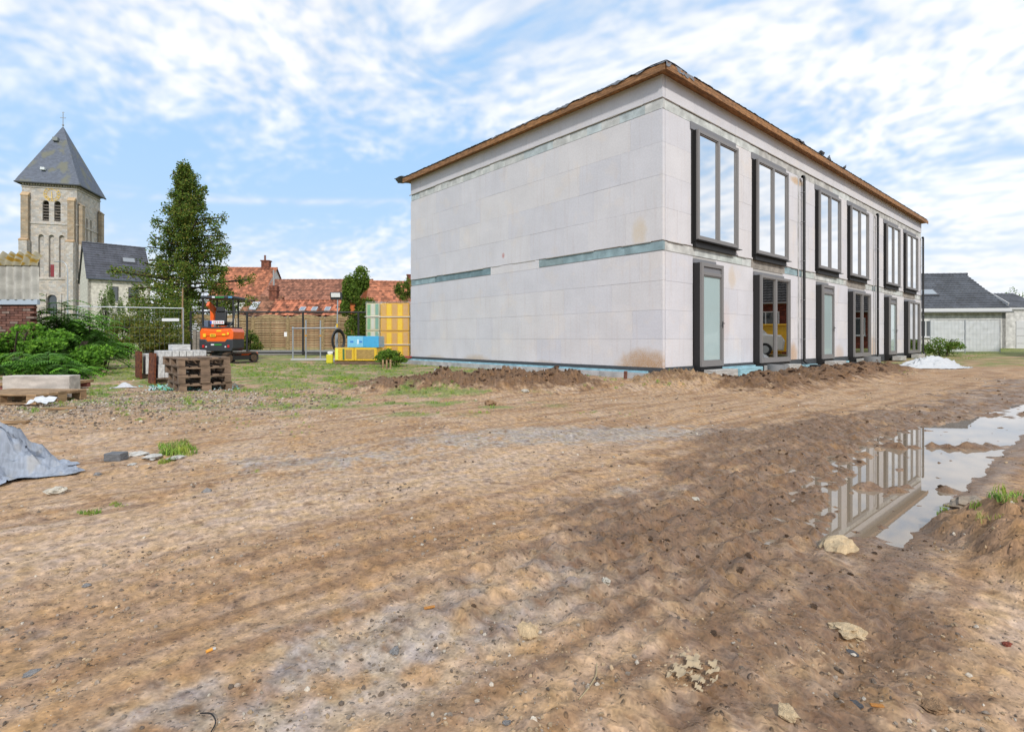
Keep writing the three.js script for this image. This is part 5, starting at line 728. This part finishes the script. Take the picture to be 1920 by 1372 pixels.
  const g = new THREE.BufferGeometry(); g.setAttribute('position', new THREE.Float32BufferAttribute(pos, 3)); g.setAttribute('uv', new THREE.Float32BufferAttribute(uv, 2)); g.setIndex(idx); g.computeVertexNormals();
  const sp = part('spire', g, M(0.55, 0.56, 0.58, 0.6, { map: slateRoofTex }), t); part('gutter', [span(-0.6, W + 0.6, E - 0.12, E + 0.02, 0.42, 0.6), span(W + 0.42, W + 0.6, E - 0.12, E + 0.02, -D - 0.5, 0.42), span(-0.6, -0.42, E - 0.12, E + 0.02, -D - 0.5, 0.42)], M(0.04, 0.045, 0.05, 0.6), sp);
  part('soffit', span(-0.41, W + 0.41, E - 0.03, E - 0.01, -D - 0.4, 0.41), louv, sp);
  part('roof_hatch', rbox(0.5, 0.35, 0.5, 0.03, 2.3, E + 1.95, -0.05), M(0.62, 0.66, 0.68, 0.4), sp); part('roof_hatch', rbox(0.6, 0.5, 0.5, 0.03, 2.75, E + 6.6, -2.05), M(0.2, 0.22, 0.22, 0.6), sp);
  const cr = M(0.3, 0.32, 0.34, 0.4, { metalness: 0.6 }); part('cross', [bar([W / 2, E + 8.5, -D / 2], [W / 2, E + 10.7, -D / 2], 0.05, 8), box(0.66, 0.07, 0.07, W / 2, E + 10.0, -D / 2), new THREE.SphereGeometry(0.13, 12, 8).translate(W / 2, E + 9.0, -D / 2), box(0.26, 0.09, 0.05, W / 2 + 0.02, E + 10.75, -D / 2)], cr, sp);
  // clock: gilt numerals and hands straight on the stone
  const clock = node('clock', t, [3.32, 19.85, 0.025]), gold = M(0.80, 0.55, 0.13, 0.4, { metalness: 0.3 }); part('ring', [move(new THREE.TorusGeometry(0.92, 0.025, 6, 40), 0, 0, 0.02), move(new THREE.TorusGeometry(0.60, 0.02, 6, 40), 0, 0, 0.02)], gold, clock);
  const strokes = ['i/', 'ii', 'iii', 'iiii', 'v', 'vi', 'vii', 'viii', 'ix', 'x', 'xi', 'xii'];
  for (let k = 0; k < 12; k++) { const a = Math.PI / 2 - (k + 1) * Math.PI / 6, n = k < 4 ? k + 1 : [2, 3, 4, 4, 3, 2, 3, 4][k - 4], gs = []; for (let i = 0; i < n; i++) { const off = (i - (n - 1) / 2) * 0.075; gs.push(box(0.27, 0.036, 0.03, 0, off, 0, 0, 0, k >= 4 && i < 2 ? (i ? 0.3 : -0.3) : 0)); } part('numeral', mergeGeometries(gs.map(flat)).applyMatrix4(new THREE.Matrix4().makeRotationZ(a).setPosition(Math.cos(a) * 0.76, Math.sin(a) * 0.76, 0.02)), gold, clock); }
  part('hand', [box(0.07, 0.62, 0.03, 0, -0.25, 0.06), box(0.05, 0.42, 0.03, -0.02, 0.14, 0.062)], gold, clock);
}
// ---------------------------------------------------------------- houses
function tiled(L, S, row, per, amp, lift) {                                        // tiled slope: x along the ridge, z down the slope, rows overlapping
  const pos = [], uv = [], idx = [], nx = Math.round(L / per * 4), nr = Math.round(S / row);
  for (let r = 0; r < nr; r++) { const b = pos.length / 3; for (let i = 0; i <= nx; i++) { const x = L * i / nx, w = amp * [0, 1, 0.6, 0.1][i % 4]; for (const [z, y] of [[r * row, 0], [(r + 1) * row + 0.02, lift], [(r + 1) * row + 0.02, 0]]) { pos.push(x, y + w, z); uv.push(x, z + r * 0.01); } } for (let i = 0; i < nx; i++) for (let k = 0; k < 2; k++) { const p = b + i * 3 + k; idx.push(p, p + 1, p + 3, p + 1, p + 4, p + 3); } }
  const g = new THREE.BufferGeometry(); g.setAttribute('position', new THREE.Float32BufferAttribute(pos, 3)); g.setAttribute('uv', new THREE.Float32BufferAttribute(uv, 2)); g.setIndex(idx); g.computeVertexNormals(); return g.toNonIndexed();
}
const tileTone = (seed, vary) => { const r = mulberry(seed), tn = Array.from({ length: 4096 }, () => 1 + (r() - 0.5) * vary); return tex(512, 512, (u, v) => { const c = Math.floor(u * 40), w = Math.floor(v * 30), k = 0.82 * tn[(c * 64 + w) % 4096] * (1 + 0.18 * fbm2(u * 5, v * 5, 4)), m = smooth(0.1, 0.5, fbm2(u * 8 + 7, v * 8, 4)) * 0.4; return [lerp(k, 0.62, m), lerp(k, 0.60, m), lerp(k, 0.56, m)]; }, [0.1, 0.1]); };
const orangeTile = M(0.53, 0.205, 0.11, 0.85, { map: tileTone(3, 0.5) }), brownTile = M(0.40, 0.175, 0.11, 0.88, { map: tileTone(5, 0.45) }), darkTile = M(0.105, 0.115, 0.135, 0.55, { map: tileTone(6, 0.16) }), greyTile = M(0.11, 0.115, 0.14, 0.55, { map: tileTone(7, 0.12) });
function gable(t, W, D, eave, ridge, wallMat, tileMat, o = {}) {                   // ridge along x, eave at z = 0 in front
  const ov = o.over ?? 0.25, half = D / 2, rise = ridge - eave, S = Math.hypot(half, rise) * (1 + ov / half), an = Math.atan2(rise, half);
  part('front_wall', span(0, W, -0.6, eave, -0.25, 0), o.frontMat ?? wallMat, t); part('back_wall', span(0, W, -0.6, eave, -D, -D + 0.25), wallMat, t);
  for (const x of [0, W - 0.25]) part('gable_wall', move(prism([[0.0, -0.6], [D, -0.6], [D, eave], [half, ridge - 0.02], [0, eave]], 0.25), x + 0.25, 0, 0, 0, -Math.PI / 2, 0).translate(0, 0, -D), x ? o.gableR ?? wallMat : o.gableL ?? wallMat, t);
  const g = tiled(W + 0.3, S, o.row ?? 0.33, o.per ?? 0.25, o.amp ?? 0.035, 0.06), f = part('roof_slope', move(g.clone(), -0.15, ridge + 0.03, -half, an), tileMat, t); part('roof_slope', move(g.clone(), W + 0.15, ridge + 0.03, -half, 0, Math.PI, 0).applyMatrix4(new THREE.Matrix4().makeTranslation(0, 0, 0)), tileMat, t).geometry.dispose();
  t.children[t.children.length - 1].geometry = g.clone().applyMatrix4(new THREE.Matrix4().makeRotationX(an)).applyMatrix4(new THREE.Matrix4().makeRotationY(Math.PI)).translate(W + 0.15, ridge + 0.03, -half);
  const rd = []; for (let x = 0; x < W + 0.25; x += 0.4) rd.push(bar([x - 0.15, ridge + 0.06, -half], [x + 0.26, ridge + 0.075, -half], 0.10, 8)); part('ridge_tiles', rd, tileMat, f);
  part('gutter', tube([[-0.15, eave - 0.05 - ov * Math.tan(an), ov + 0.06], [W / 2, eave - 0.05 - ov * Math.tan(an), ov + 0.06], [W + 0.15, eave - 0.05 - ov * Math.tan(an), ov + 0.06]], 0.06, 4, 8), o.gutter ?? M(0.2, 0.2, 0.2, 0.5), f);
  return { an, half, f };
}
const onSlope = (r, x, s, ridge, w, l, h) => box(w, h, l, 0, h / 2 + 0.05, s).applyMatrix4(new THREE.Matrix4().makeRotationX(r.an)).translate(x, ridge + 0.03, -r.half);
function winPart(t, x0, x1, y0, y1, z, frame, glass, bars = 1) { const w = node('window', t), f = 0.06; part('frame', [span(x0, x1, y0, y0 + f, z, z + 0.05), span(x0, x1, y1 - f, y1, z, z + 0.05), span(x0, x0 + f, y0 + f, y1 - f, z, z + 0.05), span(x1 - f, x1, y0 + f, y1 - f, z, z + 0.05), ...(bars ? [span((x0 + x1) / 2 - 0.03, (x0 + x1) / 2 + 0.03, y0 + f, y1 - f, z, z + 0.045)] : [])], frame, w); part('pane', span(x0 + f, x1 - f, y0 + f, y1 - f, z + 0.002, z + 0.02), glass, w); part('sill', span(x0 - 0.06, x1 + 0.06, y0 - 0.07, y0 - 0.002, z, z + 0.12), M(0.4, 0.4, 0.4, 0.9), w); }
const houseGlass = M(0.05, 0.06, 0.065, 0.04, { clearcoat: 1 }), creamWall = M(0.76, 0.73, 0.65, 0.92, { map: mottle }), whiteWall = M(0.80, 0.79, 0.78, 0.92, { map: mottle }), whiteFrame = M(0.7, 0.7, 0.7, 0.6);
const roofGlass = M(0.35, 0.40, 0.44, 0.06, { metalness: 0.6 });
const brickTex = coursed(2.1, 1.04, [0.72, 0.62, 0.58], 0.45, 0.9, 9), redBrick = M(0.30, 0.105, 0.07, 0.93, { map: brickTex }), dullBrick = M(0.34, 0.17, 0.12, 0.93, { map: brickTex }), orangeRender = M(0.66, 0.19, 0.055, 0.92, { map: mottle });
{ // house beside the church
  const [x, z] = spot(164, 50), t = thing('cream_house', 'cream rendered house with dark tiled roof right of the church tower', 'house', [x, 0.25, z], 0.76), W = 4.9;
  const r = gable(t, W, 7.2, 6.6, 10.1, creamWall, greyTile, { amp: 0.015, row: 0.36, gutter: M(0.07, 0.09, 0.12, 0.5) });
  part('roof_window', [onSlope(r, 3.4, 2.35, 10.1, 1.15, 0.8, 0.07)], M(0.06, 0.06, 0.065, 0.5), r.f); part('roof_pane', [onSlope(r, 3.4, 2.35, 10.1, 0.95, 0.62, 0.085)], M(0.22, 0.24, 0.26, 0.05, { clearcoat: 1 }), r.f);
  winPart(t, 3.1, 3.9, 4.3, 5.7, 0.002, M(0.05, 0.05, 0.05, 0.6), houseGlass, 0); winPart(t, 1.6, 2.3, 4.3, 5.7, 0.002, M(0.05, 0.05, 0.05, 0.6), houseGlass, 0); part('wall_light', rbox(0.16, 0.1, 0.1, 0.02, 3.5, 6.0, 0.06), blackSteel, t);
  part('annexe_wall', span(0.3, 1.2, -0.6, 4.3, 0.004, 0.5), creamWall, t);
}
{ // white house with orange roof behind the tall tree
  const [x, z] = spot(392, 52), t = thing('white_farmhouse', 'white walled house with orange tiled roof and brick chimney behind the tall tree', 'house', [x, 0.25, z], 0.05), W = 4.9; gable(t, W, 7.5, 4.8, 8.0, whiteWall, orangeTile, { amp: 0.04 });
  const c = part('chimney', [rbox(0.8, 1.3, 0.6, 0.02, 3.9, 8.1, -3.75)], dullBrick, t); part('chimney_cap', rbox(0.95, 0.12, 0.75, 0.02, 3.9, 8.8, -3.75), dullBrick, c); part('flue', bar([3.8, 8.8, -3.7], [3.8, 9.4, -3.7], 0.1, 10), M(0.2, 0.1, 0.08, 0.8), c);
}
{ // long farmhouse
  const [x, z] = spot(484, 50), t = thing('orange_farmhouse', 'long farmhouse with brown orange tiled roof and bright orange walls', 'house', [x, 0.25, z], -0.02), W = 9.4; gable(t, W, 6.4, 4.35, 6.45, orangeRender, brownTile, { amp: 0.035 });
  const wn = node('window_strip', t); part('frame', span(4.6, 7.5, 3.15, 4.12, 0.002, 0.05), M(0.05, 0.045, 0.045, 0.6), wn); for (let i = 0; i < 4; i++) part('pane', span(4.7 + i * 0.7, 5.33 + i * 0.7, 3.25, 4.02, 0.051, 0.06), M(0.12, 0.13, 0.13, 0.08, { clearcoat: 1 }), wn); winPart(t, 1.0, 1.7, 3.2, 4.1, 0.002, M(0.05, 0.04, 0.04, 0.6), houseGlass, 0);
}
{ // tiled lean-to in front with roof lights
  const [x, z] = spot(500, 42), t = thing('tiled_outhouse', 'low outhouse with patched orange tiles and three small roof lights', 'outhouse', [x, 0.25, z], -0.02), W = 5.4; const r = gable(t, W, 3.6, 2.55, 3.75, dullBrick, M(0.55, 0.20, 0.11, 0.88, { map: tileTone(13, 0.9) }), { amp: 0.045 });
  for (const px of [2.6, 3.55, 4.6]) { part('roof_light', [onSlope(r, px, 1.45, 3.75, 0.42, 0.5, 0.1)], M(0.5, 0.53, 0.56, 0.3), r.f); part('roof_pane', [onSlope(r, px, 1.45, 3.75, 0.32, 0.4, 0.115)], roofGlass, r.f); }
}
{ const [x, z] = spot(448, 42.5), t = thing('old_shed', 'old shed with rust red roof and tall brick chimney below the white house', 'shed', [x, 0.25, z], 0.05), W = 2.5; const r = gable(t, W, 4.4, 2.6, 4.1, dullBrick, M(0.36, 0.17, 0.10, 0.88, { map: tileTone(17, 0.8) }), { amp: 0.04 });
  part('roof_light', [onSlope(r, 0.8, 1.5, 4.1, 0.6, 1.2, 0.07)], M(0.45, 0.46, 0.48, 0.3), r.f); const c = part('chimney', [rbox(0.62, 2.2, 0.55, 0.02, 1.95, 4.0, -2.0), rbox(0.74, 0.12, 0.66, 0.02, 1.95, 4.7, -2.0)], dullBrick, t); part('flue_pipe', bar([1.92, 5.1, -2.0], [1.9, 6.4, -2.0], 0.07, 10), M(0.3, 0.3, 0.3, 0.6), c); }
{ const [x, z] = spot(688, 46), t = thing('brick_barn', 'brick barn with orange tiled roof and end chimney left of the new building', 'barn', [x, 0.25, z], 0.16), W = 3.9; gable(t, W, 6.6, 3.6, 5.9, redBrick, orangeTile, { amp: 0.035, gableR: redBrick }); const c = part('chimney', [rbox(0.6, 1.0, 0.6, 0.02, W - 0.35, 6.1, -3.3)], dullBrick, t); part('chimney_cap', rbox(0.7, 0.1, 0.7, 0.02, W - 0.35, 6.6, -3.3), dullBrick, c); }
{ // house at the right
  const [x, z] = spot(1700, 38), t = thing('white_bungalow', 'low white house with dark tiled roof and skylight right of the terrace', 'house', [x, 0.25, z], -0.12), W = 10.5;
  const r = gable(t, 6.4, 8.2, 2.85, 5.6, whiteWall, darkTile, { amp: 0.03, gableR: whiteWall, over: 0.4 });
  part('roof_window', [onSlope(r, 2.2, 2.9, 5.6, 1.5, 0.85, 0.08)], M(0.10, 0.10, 0.11, 0.5), r.f); part('roof_pane', [onSlope(r, 2.2, 2.9, 5.6, 1.3, 0.66, 0.095)], roofGlass, r.f);
  part('fascia', span(-0.1, 6.5, 2.55, 2.80, 0.38, 0.41), M(0.62, 0.62, 0.62, 0.8), t); part('garage_wall', span(6.41, W, -0.6, 2.7, -4.6, -0.1), whiteWall, t); part('garage_parapet', span(6.35, W + 0.1, 2.701, 2.85, -4.7, 0.0), M(0.5, 0.5, 0.5, 0.8), t);
  const gd = node('garage_door', t); for (let i = 0; i < 4; i++) part('panel', rbox(2.4, 0.50, 0.04, 0.01, 8.3, 0.1 + i * 0.52, -0.08), M(0.60, 0.60, 0.61, 0.6), gd);
  const g2 = tiled(3.6, 3.4, 0.33, 0.25, 0.03, 0.03), low = part('lower_roof_slope', move(g2, 6.6, 4.2, -4.6, 0.42), darkTile, t); part('verge_board', box(0.05, 0.2, 4.6, 6.55, 4.15, -2.0, 0.49), whiteWall, low); winPart(t, 0.6, 1.9, 0.8, 2.0, 0.002, whiteFrame, houseGlass);
}
{ const a = spot(1745, 30), b = spot(1876, 30), t = meshFence('site fence panel covered with white netting in front of the right hand house', a, b, 1.85, galv, { name: 'netted_fence', posts: 2, step: 0.2, rows: 0.3, wire: 0.003, r: 0.022 }); const L = b[0] - a[0], g = new THREE.PlaneGeometry(L - 0.05, 1.72, 50, 16), p = g.attributes.position; for (let i = 0; i < p.count; i++) p.setZ(i, -0.03 + 0.03 * n2(p.getX(i) * 2.4, p.getY(i) * 2)); g.computeVertexNormals(); part('white_netting', g.translate(L / 2, 0.92, 0), M(0.66, 0.68, 0.69, 0.8, { transmission: 0.3, thickness: 0 }), t); }
shrub('tree_top', 'pale green tree top beyond the house at the right edge', 1912, 60, 3.2, 6.6, 3, 1500, 0.12, G2, { cat: 'tree', base: 2.5, stems: 1, stemR: 0.1 });
{ // corrugated shed at the left edge
  const x1 = spot(66, 14)[0], t = thing('corrugated_shed', 'brick shed topped with grey corrugated sheets and mossy caps at the left edge', 'shed', [x1 - 4.2, H(x1 - 1, -14), -14], 0), L = 4.2, top = 3.02, bot = 1.90;
  const mossy = tex(256, 256, (u, v) => { const f = fbm2(u * 7, v * 4, 4); const m = smooth(-0.15, 0.35, f); return [lerp(0.72, 0.66, m), lerp(0.70, 0.52, m), lerp(0.64, 0.16, m)]; }, [0.5, 1]), sheetM = M(0.55, 0.54, 0.51, 0.92, { map: mottle }), capM = M(0.62, 0.6, 0.52, 0.95, { map: mossy });
  const wave = (x0, x1, y0, y1, z, amp, curl) => { const n = Math.round((x1 - x0) / 0.02), pos = [], uv = [], idx = [], rows = curl ? 6 : 1; for (let i = 0; i <= n; i++) for (let k = 0; k <= rows; k++) { const x = lerp(x0, x1, i / n), f = k / rows, w = amp * Math.cos(x / 0.21 * 2 * Math.PI), y = lerp(y0, y1, f), zz = z + w + (curl ? -0.16 * f * f : 0); pos.push(x, y + (curl ? w * f * 0.9 : 0), zz); uv.push(x, y); } for (let i = 0; i < n; i++) for (let k = 0; k < rows; k++) { const p = i * (rows + 1) + k; idx.push(p, p + rows + 1, p + 1, p + 1, p + rows + 1, p + rows + 2); } const g = new THREE.BufferGeometry(); g.setAttribute('position', new THREE.Float32BufferAttribute(pos, 3)); g.setAttribute('uv', new THREE.Float32BufferAttribute(uv, 2)); g.setIndex(idx); g.computeVertexNormals(); return g; };
  for (let i = 0; i < 4; i++) { part('corrugated_sheet', wave(i * 1.05, i * 1.05 + (i === 3 ? 1.18 : 1.05), bot, top - 0.15, 0.08 + 0.004 * (i % 2), 0.055), sheetM, t); part('ridge_cap', wave(i * 1.05, i * 1.05 + (i === 3 ? 1.18 : 1.05), top - 0.24, top + 0.10, 0.12 + 0.004 * (i % 2), 0.055, true), capM, t); }
  part('flashing_board', span(0, L + 0.13, bot - 0.13, bot - 0.001, 0.02, 0.10), M(0.36, 0.42, 0.5, 0.6), t); part('shed_core', move(prism([[0.01, 0.06], [L - 0.03, 0.06], [0.6, 4], [0.01, 4]], 2.9), 0, 2.6, 0, -Math.PI / 2).translate(0, -2.9, 0).rotateX(0), dullBrick, t);
  const w = node('brick_wall', t), bg = [box(0.2, 0.055, 0.1), box(0.19, 0.057, 0.1)], bm = [M(0.22, 0.095, 0.07, 0.95, { map: mottle }), M(0.17, 0.08, 0.065, 0.95, { map: mottle }), M(0.27, 0.13, 0.10, 0.95, { map: mottle }), M(0.30, 0.22, 0.19, 0.95, { map: mottle })];
  for (let r = 0; r < 19; r++) for (let i = 0; i < 13; i++) { const bx = L - 0.105 - i * 0.212 - (r % 2) * 0.1; const o = part('brick', bg[(r + i) % 2], bm[Math.floor(rnd() * 3.7)], w); o.position.set(Math.min(bx, L - 0.105), 0.50 + r * 0.0667, -0.01 + rr(-0.006, 0.01)); }
}
{ const [x, z] = spot(126, 60), t = thing('street_lamp', 'slender grey street lamp with curved arm before the church tower', 'street lamp', [x, 0.25, z]); part('pole', bar([0, 0, 0], [0, 8.2, 0], 0.09, 10, 0.05), galv, t); part('arm', tube([[0, 8.1, 0], [-0.12, 8.9, 0], [-0.5, 9.3, 0], [-1.0, 9.35, 0]], 0.04, 14, 7), galv, t); part('lamp_head', rbox(0.6, 0.1, 0.2, 0.04, -1.2, 9.33, 0), M(0.3, 0.32, 0.34, 0.5), t); }
{ const [x, z] = spot(341, 23.5); const o = part('wooden_pole', bar([0, 0, 0], [0.02, 3.0, 0], 0.035, 8, 0.03), newWood[0], scene); o.position.set(x, H(x, z), z); tag(o, 'thin wooden pole rising above the fence left of the excavator', 'pole'); }

// ---------------------------------------------------------------- across the road, outside the picture: what the ground floor panes mirror
{
  const face = -1.24, mk = (label, x, z, W, turn) => { const t = thing('brick_bungalow', label, 'house', [x, 0.1, z], turn); gable(t, W, 8, 3.3, 6.0, redBrick, M(0.07, 0.065, 0.065, 0.7, { map: tileTone(23, 0.2) }), { amp: 0.03, over: 0.4 }); for (let i = 0; i < 3; i++) winPart(t, 1.2 + i * 3.1, 2.7 + i * 3.1, 1.1, 2.5, 0.002, whiteFrame, houseGlass); const c = part('chimney', [rbox(0.7, 1.2, 0.7, 0.02, W - 1, 6.3, -4)], redBrick, t); part('chimney_cap', rbox(0.8, 0.1, 0.8, 0.02, W - 1, 6.95, -4), redBrick, c); return t; };
  mk('red brick bungalow across the road mirrored in the near ground floor window', 25.6, -22.6, 10.5, face); mk('second red brick bungalow farther along the road mirrored in the far panes', 37.0, -33.0, 10.5, face);
  const car = thing('parked_car', 'silver parked car mirrored in the near ground floor window', 'car', [22.0, 0.05, -18.0], -1.24), paint = M(0.55, 0.55, 0.54, 0.3, { clearcoat: 1 }), tyre = M(0.02, 0.02, 0.02, 0.85);
  part('body', move(prism([[-2.1, 0.35], [-2.15, 0.75], [-2.0, 0.98], [-1.2, 1.05], [1.2, 1.02], [2.05, 0.85], [2.15, 0.6], [2.1, 0.35]], 1.6, 0.08), 0, 0, -0.8), paint, car); part('roof', move(prism([[-1.45, 1.04], [-0.95, 1.55], [0.55, 1.58], [1.25, 1.02]], 1.3, 0.06), 0, 0, -0.65), paint, car);
  for (const s of [-1, 1]) part('side_window', move(prism([[-1.2, 1.08], [-0.88, 1.48], [0.5, 1.5], [1.0, 1.08]], 0.02), 0, 0, s * 0.74 - 0.01), houseGlass, car); part('windscreen', box(0.03, 0.55, 1.2, 1.0, 1.3, 0, 0, 0, 0.92), houseGlass, car);
  for (const px of [-1.3, 1.3]) for (const s of [-1, 1]) { const w = part('wheel', bar([px, 0.33, s * 0.84 - 0.1], [px, 0.33, s * 0.84 + 0.1], 0.33, 22), tyre, car); part('rim', bar([px, 0.33, s * 0.84 - 0.105], [px, 0.33, s * 0.84 + 0.105], 0.2, 16), galv, w); } for (const s of [-1, 1]) part('headlight', rbox(0.06, 0.14, 0.3, 0.02, 2.2, 0.75, s * 0.55), M(0.7, 0.7, 0.7, 0.2), car);
  const sk = thing('waste_skip', 'yellow waste skip mirrored behind the car in the near window', 'skip', [24.2, 0.08, -19.6], -1.24), yel = M(0.72, 0.40, 0.02, 0.5); part('tub', move(prism([[-1.5, 0.15], [1.5, 0.15], [1.95, 1.6], [-1.95, 1.6]], 1.7, 0.02), 0, 0, -0.85), yel, sk); part('rim', [rbox(4.0, 0.1, 0.1, 0.02, 0, 1.62, 0.9), rbox(4.0, 0.1, 0.1, 0.02, 0, 1.62, -0.9)], yel, sk); for (const s of [-1, 1]) part('skid', box(2.6, 0.15, 0.15, 0, 0.075, s * 0.6), yel, sk);
}
scene.traverse((o) => { if (o.isMesh) o.castShadow = o.receiveShadow = true; });
renderer.render(scene, camera);
